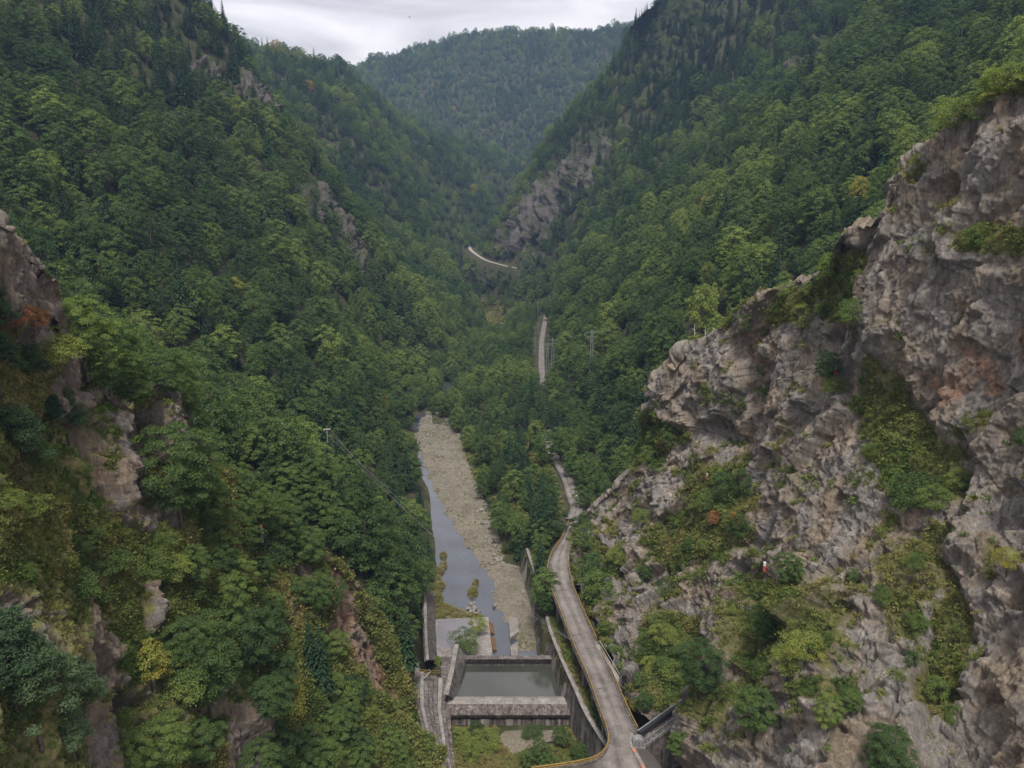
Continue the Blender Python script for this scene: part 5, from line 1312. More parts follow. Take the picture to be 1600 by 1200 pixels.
for k, (x, y, s) in enumerate(SPOTS):
    o = bpy.data.objects.new('boulder', STONES[k % 4]); p = P3(x, y, -117.6 if k < 17 else -117.2); o.location = p; o.scale = (s,) * 3; o.rotation_euler = (0, 0, k * 1.9); link(o)
    if k < 17: tag(o, 'grey boulder in the line of rocks across the still water above the concrete apron', 'boulder', 'rocks lying across the still water')
    else: tag(o, 'pale boulder tumbled along the tree-side edge of the gravel bar', 'boulder', 'boulders on the edge of the gravel bar')

# ---------------------------------------------------------------- apron below the weir, channel and wet slab
apr = thing('concrete_apron', 'broken pinkish concrete apron with a straight water channel below the basin', 'apron', P3(740, 1000, -117.0))
part(poly_slab([P3(676, 968, -117.1), P3(763, 964, -117.1), P3(770, 1026, -117.1), P3(672, 1026, -117.1)], 2.0), 'slab', M_CONC_PALE, apr)
part(poly_slab([P3(795, 966, -117.0), P3(808, 965, -117.0), P3(811, 986, -117.0), P3(797, 997, -117.0)], 1.5), 'channel_block', M_CONC_PALE, apr)
part(poly_slab([P3(797, 1010, -117.0), P3(809, 1004, -117.0), P3(809, 1025, -117.0), P3(799, 1026, -117.0)], 1.5), 'channel_block', M_CONC_PALE, apr)
for a, b in (((763.2, 970), (765.5, 986)), ((766, 993), (768.6, 1012))):
    q0, q1 = P3(*a, -117.05), P3(*b, -117.05); q2 = q1 + Vector((1.4, 0, -0.9)); q3 = q0 + Vector((1.4, 0, -0.9))
    part(MB().add([q0, q1, q2, q3, q0 - Vector((0, 0, .9)), q1 - Vector((0, 0, .9))], [(0, 1, 2, 3), (0, 4, 5, 1), (0, 3, 4), (1, 5, 2), (2, 5, 4, 3)]), 'rusty_panel', M_RUST, apr)
struct(poly_sheet('puddle', [P3(684, 969, -117.09), P3(720, 967, -117.09), P3(737, 969, -117.09), P3(734, 985, -117.09), P3(722, 994, -117.09), P3(716, 1010, -117.09), P3(690, 1013, -117.09), P3(682, 1006, -117.09)], M_WET))

# ---------------------------------------------------------------- stilling basin
bas = thing('stilling_basin', 'square concrete stilling basin full of still green-grey water', 'basin', P3(790, 1065, -115.5))
PZ = -115.5
pool = poly_sheet('pool_water', [P3(713, 1094, PZ), P3(898, 1094, PZ), P3(868, 1036, PZ), P3(724, 1036, PZ)], M_POOL); struct(pool)
a, b = P3(722, 1030, -113.6), P3(868, 1030, -113.6)
part(MB().box((a + b) / 2 + Vector((0, 0.9, -2.0)), ((b - a).length, 1.7, 4.0), b - a), 'rear_wall', M_CONC, bas)
part(MB().box((a + b) / 2 + Vector((0, 0.06, -0.75)), ((b - a).length - 0.2, 0.12, 1.3), b - a), 'stained_band', M_CONC_DARK, bas)  # dark strip paints the shade on the rear wall's face above the water
x0, x1 = float(P3(700, 1100, -116)[0]), 15.6
prof = [(166.2, -116.5), (166.0, -114.75), (164.6, -114.5), (163.2, -115.0), (161.9, -115.9), (161.3, -116.6), (161.1, -117.3), (161.6, -117.6), (161.6, -121)]
segs = 14
for nm, i0, i1, mt in (('crest', 0, 4, M_CONC_PALE), ('apron_face', 3, 6, M_CONC_STAIN), ('dark_lip', 5, 8, M_CONC_DARK), ('front_face', 7, 9, M_CONC_STAIN)):
    rows = [[(x0 + (x1 - x0) * k / segs, y + 0.08 * math.sin(k * 2.3 + y), z) for k in range(segs + 1)] for y, z in prof[i0:i1 + 0 if i1 < 9 else 9]]
    part(MB().strip(rows), nm, mt, bas, smooth=True)
for xx_, w, h_ in ((758, 2.0, 2.0), (796, 1.6, 2.6), (812, 0.5, 2.2), (733, 0.6, 1.7), (855, 0.7, 2.0), (874, 0.5, 2.2)):
    c_ = P3(xx_, 1128, -118.6); part(MB().box((c_.x, 161.56, -117.9 - h_ / 2), (w, 0.14, h_)), 'lime_patch', M_CONC_PALE, bas)
# wing wall on the far side of the pool
A, B_, C_, D_, E_ = P3(716, 1007, -110.6), P3(710, 1042, -110.8), P3(700, 1086, -111.6), P3(714, 1096, -116.2), P3(729, 1038, -116.0)
E0 = P3(728, 1030, -113.6)
inner = [A, B_, C_, D_, E_, E0]; outer = [p + Vector((-0.9, 0.1, 0)) for p in inner]
mb = MB(); mb.add(inner + outer, [(0, 1, 2, 3, 4, 5), (11, 10, 9, 8, 7, 6)] + [(i, (i + 1) % 6 + 0, (i + 1) % 6 + 6, i + 6)[::-1] for i in range(6)])
part(mb, 'wing_wall', M_CONC, bas)
mb = MB()
for p, q in ((A, B_), (B_, C_)): mb.bar(p + Vector((-.45, 0, .08)), q + Vector((-.45, 0, .08)), 1.15, 0.2)
part(mb, 'coping', M_CONC_PALE, bas)

def leaning_wall(name, label, top, bot, mat, panel_len, thick=0.9, coping=True, mats=None, world=False):
    if world:
        q = np.linspace(0, len(top) - 1, 200); T_ = catmull(np.array(top, float), q); B2 = catmull(np.array(bot, float), q)
    else: T_ = resample([tuple(P3(*p)) for p in top], 200); B2 = resample([tuple(P3(*p)) for p in bot], 200)
    L = float(np.linalg.norm(np.diff(T_, axis=0), axis=1).sum()); k = max(3, int(L / panel_len))
    r = thing(name, label, 'wall', tuple(B2[100]))
    for i in range(k):
        a, b = i * 199 / k, (i + 1) * 199 / k; g = 0.10
        idx = np.linspace(a + g, b - g, 5); tt, bb = catmull(T_, idx), catmull(B2, idx)
        dirs = bb - tt; out_ = np.cross(np.gradient(tt, axis=0), dirs); out_ /= np.linalg.norm(out_, axis=1, keepdims=True)
        if out_[2, 2] < 0: out_ = -out_
        pr = 0.05 * math.sin(i * 2.7)
        f0 = [[tuple(tt[j] + dirs[j] * f + out_[j] * pr) for f in (0, 0.33, 0.66, 1.05)] for j in range(5)]
        b0 = [[tuple(tt[j] + dirs[j] * f - out_[j] * thick) for f in (0, 0.33, 0.66, 1.05)] for j in range(5)]
        mb = MB(); mb.strip(f0); mb.strip([row[::-1] for row in b0])
        for j in (0, 4): mb.strip([[f0[j][0], f0[j][1], f0[j][2], f0[j][3]], [b0[j][0], b0[j][1], b0[j][2], b0[j][3]]])
        mb.strip([[f0[j][0] for j in range(5)], [b0[j][0] for j in range(5)]])
        part(mb, 'panel', (mats or [mat])[i % len(mats or [mat])], r)
    if coping:
        mb = MB()
        for j in range(0, 195, 6):
            p, q = Vector(T_[j]), Vector(T_[j + 6 if j + 6 < 200 else 199]); mb.bar(p + Vector((0, 0, 0.12)), q + Vector((0, 0, 0.12)), 0.8, 0.22)
        part(mb, 'coping', M_CONC_PALE, r)
    return r
RWY = [241, 230, 219, 205, 195, 187, 183, 179, 173, 167, 164, 161, 158, 154, 150, 146, 142, 137, 132]
RWT = np.interp(RWY, [132, 137, 143, 148.6, 153.5, 158, 164, 177, 187, 204, 222, 241], [22.3, 20.6, 18.7, 17.0, 15.8, 15.0, 13.9, 11.6, 10.2, 8.9, 7.2, 5.0])
RWB = np.interp(RWY, [132, 137, 144, 150, 155, 158, 161.5, 164, 167, 181, 185, 189, 205, 219, 242], [22.0, 20.2, 17.9, 16.2, 15.0, 14.4, 13.6, 11.9, 10.9, 9.3, 7.6, 6.2, 5.3, 4.4, 1.3])
RWTZ = np.interp(RWY, [132, 150, 158, 187, 204, 241], [-108.4, -108.7, -108.5, -109.4, -110.0, -110.8])
leaning_wall('retaining_wall', 'long leaning concrete wall with pale stained bands between pool and viaduct', [(x, y, z) for x, y, z in zip(RWT, RWY, RWTZ)], [(x, y, -120.3) for x, y in zip(RWB, RWY)],
             M_CONC, 3.2, mats=[M_CONC_STAIN, M_CONC_PALE, M_CONC_STAIN, M_CONC], world=True)
leaning_wall('bank_wall', 'narrow grey concrete wall along the wooded bank beside the wet slab',
             [(664, 905, -111.5), (664.5, 950, -111.5), (666, 1000, -111.5), (668, 1032, -112)],
             [(681, 932, -117.8), (682, 965, -117.8), (684, 1005, -117.8), (685, 1030, -117.8)], M_CONC, 5.0)
# ribbed bank: long slabs stepping down to the basin
rb = thing('ribbed_bank', 'ribbed grey concrete bank of long sloping slabs left of the basin', 'bank', P3(680, 1100, -116))
for k in range(8):
    f = k / 7
    a = P3(652 + 52 * f, 1048 + 16 * f, -109.6 - 3.6 * f); m_ = P3(653 + 47 * f, 1100 + 8 * f, -111.6 - 4.0 * f); b = P3(668 + 38 * f, 1160 + 10 * f, -115.2 - 3.4 * f); c_ = P3(690 + 22 * f, 1205, -118.5 - 1.0 * f)
    mb = MB()
    rows = []
    for p, w in ((a, 1.45), (m_, 1.3), (b, 0.95), (c_, 0.6)):
        rows.append([(p.x - w * .5, p.y, p.z - 5), (p.x - w * 0.5, p.y, p.z + 0.1), (p.x - w * .38, p.y, p.z + 0.22), (p.x + w * 0.28, p.y, p.z), (p.x + w * .42, p.y, p.z - 0.55), (p.x + w * .42, p.y, p.z - 5)])
    mb.strip(rows); mb.add(rows[0], [tuple(range(6))]); mb.add(rows[-1], [tuple(range(6))])
    part(mb, 'slab', [M_CONC, M_CONC_PALE, M_CONC, M_CONC_STAIN][k % 4], rb)
part(poly_slab([P3(634, 1036, -109.2), P3(654, 1036, -109.2), P3(657, 1054, -109.2), P3(640, 1066, -109.2)], 4), 'platform', M_CONC_PALE, rb)
part(poly_slab([P3(688, 1034, -113.2), P3(708, 1034, -113.2), P3(704, 1062, -113.2), P3(690, 1066, -113.2)], 4), 'lower_platform', M_CONC, rb)
yr = thing('yellow_railing', 'short yellow railing across the top of the ribbed bank', 'railing', P3(655, 1046, -109.1))
p0, p1, p2 = P3(655, 1046, -108.2), P3(672, 1048, -108.9), P3(688, 1048, -111.2)
for nm, dz in (('top_rail', 0.0), ('mid_rail', -0.5)):
    part(MB().bar(p0 + Vector((0, 0, dz)), p1 + Vector((0, 0, dz)), .09, .10).bar(p1 + Vector((0, 0, dz)), p2 + Vector((0, 0, dz)), .09, .10), nm, M_YELLOW, yr)
for p in (p0, (p0 + p1) / 2, p1, (p1 + p2) / 2, p2): part(MB().bar(p + Vector((0, 0, -1.4)), p, .09, .09), 'post', M_YELLOW, yr)
pl = thing('pipe_mast', 'pair of thin grey pipes standing up the concrete bank', 'pipe', P3(671, 1075, -113))
part(MB().tube([P3(671, 1046, -110.2), P3(671, 1046, -107), P3(670.5, 1046, -102.5)], .07), 'upright', M_PALE_STEEL, pl)
part(MB().tube([P3(673, 1049, -108.6), P3(660, 1062, -110.4), P3(656, 1076, -111.4)], .10), 'bent_pipe', M_PALE_STEEL, pl)
# plunge pool floor
struct(poly_sheet('gravel_patch', [P3(777, 1152, -119.3), P3(790, 1142, -119.3), P3(822, 1140, -119.3), P3(862, 1141, -119.3), P3(880, 1150, -119.3), P3(876, 1158, -119.3), P3(845, 1160, -119.3), P3(815, 1175, -119.3), P3(798, 1180, -119.3)], M_GRAVEL))

# ---------------------------------------------------------------- viaduct and road
LE = [(889, 818), (878, 843), (868, 857), (860, 873), (856.5, 893), (858.5, 912), (867, 933), (883, 973), (902, 1020), (920, 1060), (937, 1107), (949, 1140), (952, 1154), (947, 1173), (932, 1187), (905, 1195), (873, 1200), (830, 1206)]
RE = [(902, 812), (896, 833), (891, 850), (888, 867), (887.5, 884), (891, 905), (897, 925), (915, 967), (933, 1007), (953, 1050), (973, 1097), (986, 1125), (995, 1143)]
RZ = -102.8
LW = [P3(x, y, RZ) for x, y in LE]; RW = [P3(x, y, RZ) for x, y in RE]
LWr = resample([tuple(p) for p in LW[:13]], 90); RWr = resample([tuple(p) for p in RW], 90)
via = thing('viaduct', 'curving concrete road viaduct with yellow rails under the cliff', 'viaduct', tuple((LWr[60] + RWr[60]) / 2 - np.array([0, 0, 7])))
mb = MB(); rows = []
for a, b in zip(LWr, RWr):
    e = (b - a) / np.linalg.norm(b - a); aa, bb = a - e * 0.45, b + e * 0.45
    rows.append([tuple(aa), tuple(bb), tuple(bb + [0, 0, -.55]), tuple(b - e * 1.2 + [0, 0, -1.3]), tuple(a + e * 1.2 + [0, 0, -1.3]), tuple(aa + [0, 0, -.55]), tuple(aa)])
mb.strip(rows); part(mb, 'deck', M_CONC, via)
def road_sheet(name, Lp, Rp, mat, parent=None, dz=0.004, sub=6):
    V, Fq, UV = [], [], []; n_ = len(Lp); s = 0
    for i in range(n_):
        if i: s += float(np.linalg.norm((np.array(Lp[i]) + np.array(Rp[i]) - np.array(Lp[i - 1]) - np.array(Rp[i - 1])) / 2))
        for k in range(sub + 1):
            f = k / sub; V.append(np.array(Lp[i]) * (1 - f) + np.array(Rp[i]) * f + np.array([0, 0, dz])); UV.append((f, s))
    m_ = sub + 1
    for i in range(n_ - 1):
        for k in range(sub): Fq.append((i * m_ + k, i * m_ + k + 1, (i + 1) * m_ + k + 1, (i + 1) * m_ + k))
    me = np_mesh(name, np.array(V), np.array(Fq), mat, smooth=True)
    u = me.uv_layers.new(name='UVMap'); li = np.zeros(len(me.loops), np.int32); me.loops.foreach_get('vertex_index', li)
    u.data.foreach_set('uv', np.array(UV)[li].astype(np.float32).ravel())
    o = link(bpy.data.objects.new(name, me), parent)
    if parent is not None: o.location = tuple(-c for c in parent.location)
    return o
road_sheet('roadway', LWr, RWr, M_ROAD, via)
for i in (40, 58, 76):
    a, b = Vector(LWr[i]), Vector(RWr[i]); part(MB().bar(a + Vector((0, 0, .012)), b + Vector((0, 0, .012)), .22, .02), 'expansion_joint', M_CONC_STAIN, via)
for side, E in ((-1, LWr), (1, RWr)):
  for rng_ in ([range(0, 89)] if side < 0 else [range(24, 62), range(65, 89)]):
    kb, rl, ml, ps_ = MB(), MB(), MB(), MB()
    for i in rng_:
        a, b = Vector(E[i]), Vector(E[i + 1]); e = (Vector(RWr[i]) - Vector(LWr[i])).normalized() * side
        a2, b2 = a + e * 0.12, b + e * 0.12
        kb.bar(a2 + Vector((0, 0, .11)), b2 + Vector((0, 0, .11)), .40, .24)
        if side < 0 or i > 24:
            rl.bar(a2 + e * .1 + Vector((0, 0, .95)), b2 + e * .1 + Vector((0, 0, .95)), .12, .20)
            ml.bar(a2 + e * .1 + Vector((0, 0, .52)), b2 + e * .1 + Vector((0, 0, .52)), .08, .12)
            if i % 2 == 0: ps_.bar(a2 + e * .1 + Vector((0, 0, .0)), a2 + e * .1 + Vector((0, 0, .9)), .10, .10)
    part(kb, 'kerb', M_CONC, via); part(rl, 'guard_rail', M_YELLOW, via); part(ml, 'mid_rail', M_YELLOW, via); stuff(part(ps_, 'rail_posts', M_YELLOW, via))
def ground_z(p): return float(hf(p[0], p[1]))
for px_, py_ in ((866, 936), (879, 967), (892, 1000), (906, 1032), (921, 1067), (936, 1110)):
    q = np.array(P3(px_, py_, RZ)); i = int(np.argmin(np.linalg.norm(LWr - q, axis=1))); a, b = Vector(LWr[i]), Vector(RWr[i]); e = (b - a).normalized()
    c0 = a + e * 0.5; c1 = b - e * 0.8; zb = -112.5
    mb = MB(); f = e.cross(Vector((0, 0, 1))).normalized() * 0.45
    t_ = [c0 - f, c1 - f, c1 + f, c0 + f]; V = [Vector((p.x, p.y, RZ - 1.25)) for p in t_] + [Vector((p.x, p.y, zb)) for p in t_]
    mb.add(V, [(0, 1, 2, 3), (7, 6, 5, 4), (0, 4, 5, 1), (1, 5, 6, 2), (2, 6, 7, 3), (3, 7, 4, 0)]); part(mb, 'pier', M_CONC_PALE, via)
# road fork at the near end
fork = [P3(953, 1150, RZ), P3(995, 1142, RZ), P3(1004, 1164, RZ), P3(1020, 1180, RZ), P3(1036, 1202, RZ), P3(1042, 1260, RZ), P3(840, 1262, RZ), P3(832, 1212, RZ)] + [Vector(p) for p in (P3(873, 1203, RZ), P3(905, 1198, RZ), P3(932, 1190, RZ), P3(947, 1176, RZ), P3(952.5, 1160, RZ))]
fk = poly_slab([p + Vector((0, 0, -0.01)) for p in fork], 17).build('road_embankment', M_CONC); struct(fk)
me = poly_sheet('road', fork, M_ROAD); struct(me)
u = me.data.uv_layers.new(name='UVMap')
for lp in me.data.loops: v_ = me.data.vertices[lp.vertex_index].co; u.data[lp.index].uv = ((v_.x - 16) / 9, v_.y)
gr = thing('curved_guard_rail', 'yellow guard rail curving round the inner side of the road fork', 'guard rail', LW[14])
CW = resample([tuple(p) for p in LW[12:]], 30); mb = MB(); m2 = MB(); m3 = MB(); kb = MB()
for i in range(29):
    a, b = Vector(CW[i]), Vector(CW[i + 1]); mb.bar(a + Vector((0, 0, .95)), b + Vector((0, 0, .95)), .12, .22); m2.bar(a + Vector((0, 0, .5)), b + Vector((0, 0, .5)), .08, .12); kb.bar(a + Vector((0, 0, .1)), b + Vector((0, 0, .1)), .45, .24)
    if i % 2 == 0: m3.bar(a, a + Vector((0, 0, .95)), .1, .1)
part(mb, 'rail', M_YELLOW, gr); part(m2, 'mid_rail', M_YELLOW, gr); stuff(part(m3, 'rail_posts', M_YELLOW, gr)); part(kb, 'kerb', M_CONC, gr)
# painted kerb stones at the fork
ks = thing('painted_kerb', 'row of pale and red painted kerb stones beside the winch cabin', 'kerb', P3(995, 1170, RZ))
K0 = resample([tuple(P3(*p, RZ)) for p in ((987, 1147), (986, 1160), (990, 1172), (998, 1186), (1006, 1202), (1012, 1216))], 12)
for i in range(11):
    a, b = Vector(K0[i]), Vector(K0[i + 1]); a2 = a + (b - a) * .04; b2 = b - (b - a) * .04
    part(MB().bar(a2 + Vector((0, 0, .14)), b2 + Vector((0, 0, .14)), .75, .30), 'kerb_stone', M_BRICK if i in (4, 8) else M_CONC_PALE, ks)

# road up the valley and the dirt road on the far spur
def ribbon(name, P, w, mat, m_=120, dz=0.02):
    C2 = resample(P, m_); d_ = np.gradient(C2, axis=0); nn = np.stack([d_[:, 1], -d_[:, 0], 0 * d_[:, 0]], -1); nn /= np.linalg.norm(nn, axis=1, keepdims=True)
    return struct(road_sheet(name, C2 - nn * w / 2, C2 + nn * w / 2, mat, None, dz))
ribbon('road', ROAD_PTS, 4.6, M_ROAD, dz=0.12); ribbon('dirt_road', DIRT_PTS, 4.8, M_DIRT, dz=0.2)
yp = hit([762, 790, 788, 772, 760], [483, 482, 500, 506, 498])

# ---------------------------------------------------------------- inclined track, winch cabin, portal
tr = thing('inclined_track', 'inclined rail track with dark side duct climbing into the cliff', 'track', P3(1004, 1160, RZ))
a = Vector(at(1005, 1162, 133.2)); b = Vector(at(1104, 1092, 136.0)); ux = (b - a).normalized(); uy = Vector((0, 0, 1)).cross(ux).normalized(); uz = ux.cross(uy); L_ = (b - a).length
o2 = lambda s, w, h: a + ux * s + uy * w + uz * h
part(MB().bar(o2(0, 0.6, -0.25), o2(L_, 0.6, -0.25), 3.4, 0.4, uz), 'track_bed', M_CONC_STAIN, tr)
for w in (-0.75, 0.55): part(MB().bar(o2(0, w, .16), o2(L_, w, .16), .14, .18, uz), 'rail', M_STEEL, tr)
for i in range(26):
    s = 0.4 + i * (L_ - .8) / 25; part(MB().bar(o2(s, -1.15, .03), o2(s, .95, .03), .28, .12, uz), 'sleeper', M_CONC, tr)
part(MB().bar(o2(0.6, 2.0, 0.55), o2(L_, 2.0, 0.55), .9, 1.1, uz), 'side_duct', M_BLACK, tr)
part(MB().bar(o2(0.4, 2.42, 1.16), o2(L_, 2.42, 1.16), .26, .12, uz), 'duct_cover', M_STEEL, tr)
mb = MB(); q0, q1 = o2(0.2, -1.0, -0.45), o2(L_, -1.0, -.45)
for p in (q0, q1): pass
mb.add([q0, q1, Vector((q1.x, q1.y, -112)), Vector((q0.x, q0.y, -112)), q0 + uy * .8, q1 + uy * .8, Vector((q1.x, q1.y, -112)) + uy * .8, Vector((q0.x, q0.y, -112)) + uy * .8], [(3, 2, 1, 0), (4, 5, 6, 7), (0, 1, 5, 4), (0, 4, 7, 3), (1, 2, 6, 5)])
part(mb, 'support_wall', M_CONC_STAIN, tr)
wc = thing('winch_cabin', 'small rounded grey winch cabin at the foot of the inclined track', 'cabin', P3(997, 1164, RZ))
cx_ = P3(997, 1164, RZ); mb = MB(); rows = []
for f in np.linspace(0, math.pi, 9): rows.append([(cx_.x - 1.15 * math.cos(f), cx_.y - 0.85, RZ + .9 + .85 * math.sin(f)), (cx_.x - 1.15 * math.cos(f), cx_.y + .85, RZ + .9 + .85 * math.sin(f))])
rows = [[(cx_.x - 1.15, cx_.y - .85, RZ), (cx_.x - 1.15, cx_.y + .85, RZ)]] + rows + [[(cx_.x + 1.15, cx_.y - .85, RZ), (cx_.x + 1.15, cx_.y + .85, RZ)]]
mb.strip(rows); mb.add([r[0] for r in rows], [tuple(range(len(rows)))[::-1]]); mb.add([r[1] for r in rows], [tuple(range(len(rows)))])
part(mb, 'shell', M_STEEL, wc)
for q in (-0.75, 0.0, 0.75): part(MB().bar((cx_.x + q, cx_.y - .89, RZ + .15), (cx_.x + q, cx_.y - .89, RZ + 1.3), .10, .07), 'rib', M_BLACK, wc)
part(MB().box((cx_.x, cx_.y, RZ + .06), (2.7, 2.1, .14)), 'plinth', M_CONC_PALE, wc)
po = thing('concrete_portal', 'tall arched concrete portal standing against the cliff beside the viaduct', 'portal', P3(977, 1076, RZ))
pc = Vector(at(981, 1078, 151.5)); e1 = Vector((0.80, -0.60, 0)); e2 = Vector((0.60, 0.80, 0)); zb = pc.z - 1.0
arch = [(-1.5, 0)] + [(-1.5 * math.cos(f), 5.3 + 1.5 * math.sin(f)) for f in np.linspace(0, math.pi, 11)] + [(1.5, 0)]
mb = MB(); F0 = [pc + e1 * x + Vector((0, 0, zb - pc.z + z)) - e2 * 1.3 for x, z in arch]; F1 = [p + e2 * 3.6 for p in F0]; m_ = len(arch)
mb.add(F0 + F1, [tuple(range(m_)), tuple(range(2 * m_ - 1, m_ - 1, -1))] + [(i, m_ + i, m_ + i + 1, i + 1) for i in range(m_ - 1)]); part(mb, 'vault', M_CONC, po)
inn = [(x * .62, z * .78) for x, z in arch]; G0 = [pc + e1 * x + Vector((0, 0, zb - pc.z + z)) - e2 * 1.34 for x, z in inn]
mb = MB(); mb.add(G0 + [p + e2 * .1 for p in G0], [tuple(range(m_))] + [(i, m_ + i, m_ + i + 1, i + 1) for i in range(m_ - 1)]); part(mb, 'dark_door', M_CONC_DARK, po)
gw = thing('gangway', 'short railed gangway from the viaduct to the concrete portal', 'gangway', P3(955, 1056, RZ))
g0, g1 = Vector(RWr[63]), pc + Vector((-1.0, -0.6, RZ - pc.z)); part(MB().bar(g0 + Vector((0, 0, -.1)), g1 + Vector((0, 0, -.1)), 1.3, .25), 'floor', M_CONC_PALE, gw)
sd2 = (g1 - g0).normalized().cross(Vector((0, 0, 1)))
for s_ in (-.6, .6):
    part(MB().bar(g0 + sd2 * s_ + Vector((0, 0, 1.0)), g1 + sd2 * s_ + Vector((0, 0, 1.0)), .07, .08), 'rail', M_PALE_STEEL, gw)
    for f in (0.1, .5, .9): p = g0 + (g1 - g0) * f + sd2 * s_; part(MB().bar(p, p + Vector((0, 0, 1)), .06, .06), 'post', M_PALE_STEEL, gw)

# ---------------------------------------------------------------- masts, poles, cables, markers, birds
def lattice(px, pytop, Y, w, h, label):
    top = Vector(at(px, pytop, Y)); base = Vector((top.x, top.y, top.z - h)); r = thing('lattice_pylon', label, 'pylon', base, 'steel pylons by the valley road')
    for sx, sy in ((-1, -1), (1, -1), (1, 1), (-1, 1)):
        part(MB().bar(base + Vector((sx * w, sy * w, 0)), top + Vector((sx * w * .28, sy * w * .28, 0)), .22, .22), 'leg', M_STEEL, r)
    br = MB(); k = int(h / 2.2)
    for i in range(k):
        f0, f1 = i / k, (i + 1) / k; w0, w1 = w * (1 - .72 * f0), w * (1 - .72 * f1); c0 = base + (top - base) * f0; c1 = base + (top - base) * f1
        for (ax, ay), (bx, by) in (((-1, -1), (1, -1)), ((1, -1), (1, 1)), ((1, 1), (-1, 1)), ((-1, 1), (-1, -1))):
            br.bar(c0 + Vector((ax * w0, ay * w0, 0)), c1 + Vector((bx * w1, by * w1, 0)), .12, .12)
    stuff(part(br, 'bracing', M_STEEL, r))
    for dz, ln in ((-1.2, 3.2), (-3.4, 2.6)): part(MB().bar(top + Vector((-ln, 0, dz)), top + Vector((ln, 0, dz)), .2, .2), 'cross_arm', M_STEEL, r)
lattice(925, 516, 385, 1.4, 44, 'grey lattice pylon standing clear in the forest east of the sunken road')
lattice(864, 528, 470, 1.3, 26, 'lattice pylon close beside the sunken valley road')
lattice(856, 536, 478, 1.1, 24, 'thinner lattice pylon half hidden behind the one beside the sunken road')
def pole(px, pytop, Y, h, label):
    top = Vector(at(px, pytop, Y)); base = top - Vector((0, 0, h)); r = thing('power_pole', label, 'pole', base, 'poles along the valley road')
    part(MB().tube([base, top], [.22, .14]), 'shaft', M_STEEL, r); part(MB().bar(top + Vector((-1.6, 0, -.6)), top + Vector((1.6, 0, -.6)), .18, .18), 'cross_arm', M_STEEL, r)
pole(840.5, 472, 640, 20, 'power pole at the far end of the sunken valley road')
pole(836, 510, 560, 18, 'power pole beside the near part of the sunken valley road')
pole(864.5, 418, 830, 22, 'power pole on the slope just below the end of the dirt road')
mk = thing('marker_post', 'white marker post at the edge of the road above the cliff', 'post', P3(901, 782, -104))
q = P3(901, 782, -104); part(MB().box(q + Vector((0, 0, 1.1)), (.55, .3, 1.9)), 'board', M_WHITE, mk); part(MB().bar(q + Vector((0, 0, -.5)), q + Vector((0, 0, 0.2)), .3, .3), 'foot', M_STEEL, mk)

c0 = Vector(at(511, 672, 168)); c1 = Vector(at_z(902, 1006, -103.6))
cm = thing('cable_mast', 'thin mast holding the cables on the wooded spur', 'mast', c0 - Vector((0, 0, 3)))
part(MB().tube([c0 - Vector((0, 0, 3)), c0 + Vector((0, 0, .6))], [.12, .09]), 'shaft', M_STEEL, cm); part(MB().bar(c0 + Vector((-.8, 0, 0.2)), c0 + Vector((.8, 0, .2)), .15, .15), 'cross_arm', M_PALE_STEEL, cm)
for k, (off, sag, lb) in enumerate(((0.0, 2.5, 'upper pale cable spanning from the wooded spur across the river to the viaduct'), (-.7, 3.6, 'middle pale cable hanging just under the upper cable over the river'), (.7, 4.6, 'lowest sagging pale cable over the river'))):
    pts = []
    for i in range(33):
        f = i / 32; p = c0 + (c1 - c0) * f + Vector((off * (1 - f), 0, -sag * 4 * f * (1 - f))); pts.append(p)
    o = MB().tube(pts, .028, 5).build('cable', M_STEEL); tag(o, lb, 'cable', 'cables across the river')

def survey_pillar(c, px, py, label, h=1.5):
    P, N = cliff_at(c, px, py); P = Vector(P) + Vector(N) * .1; r = thing('survey_pillar', label, 'survey pillar', P, 'survey pillars on the left slope')
    part(MB().tube([P - Vector((0, 0, 1.2)), P + Vector((0, 0, h))], [.32, .28], 8), 'pillar', M_CONC_PALE, r); part(MB().tube([P + Vector((0, 0, h)), P + Vector((0, 0, h + .35))], [.34, .34], 8), 'cap', M_ORANGE, r)
survey_pillar(CLIFF_L, 412, 836, 'upper survey pillar, grey with an orange cap, on the slope edge', 1.8)
survey_pillar(CLIFF_L, 511, 1166, 'lower survey pillar, grey with an orange cap, among the bottom trees', 1.8)
def survey_mark(px, py, label):
    P, N = cliff_at(CLIFF_R, px, py); P = Vector(P); r = thing('survey_mark', label, 'survey mark', P, 'survey marks on the cliff')
    part(MB().tube([P + Vector((-.2, -.2, -.6)), P + Vector((-.25, -.3, 0.5))], [.26, .26], 8), 'base', M_RED, r); part(MB().tube([P + Vector((-.25, -.3, .5)), P + Vector((-.28, -.33, 1.15))], [.26, .26], 8), 'head', M_WHITE, r)
survey_mark(1307, 584, 'red and white survey mark beside the very dark bush')
survey_mark(1101, 742, 'red and white survey mark above the mid cliff shelf')
survey_mark(1191, 890, 'red and white survey mark beside the gully tree')
def bare_trunk(px, py, h, label, off=(3, 4, -1.5)):
    P, N = cliff_at(CLIFF_R, px, py); P = Vector(P) + Vector(off); r = thing('dead_tree', label, 'dead tree', P, 'bare trunks on the crest')
    part(MB().tube([P - Vector((0, 0, 1)), P + Vector((.2, 0, h * .5)), P + Vector((0, 0, h))], [.2, .14, .04]), 'trunk', M_PALE_STEEL, r)
    mb = MB()
    for i in range(6):
        z = h * (.4 + .1 * i); t = i * 2.2; q = P + Vector((.1, 0, z)); mb.tube([q, q + Vector((math.cos(t) * .7, math.sin(t) * .7, .5))], [.05, .015], 4)
    part(mb, 'branches', M_PALE_STEEL, r)
bare_trunk(1066, 556, 9, 'taller bare white trunk at the edge of the overhanging block')
bare_trunk(1084, 543, 7, 'shorter bare trunk at the edge of the overhanging block')
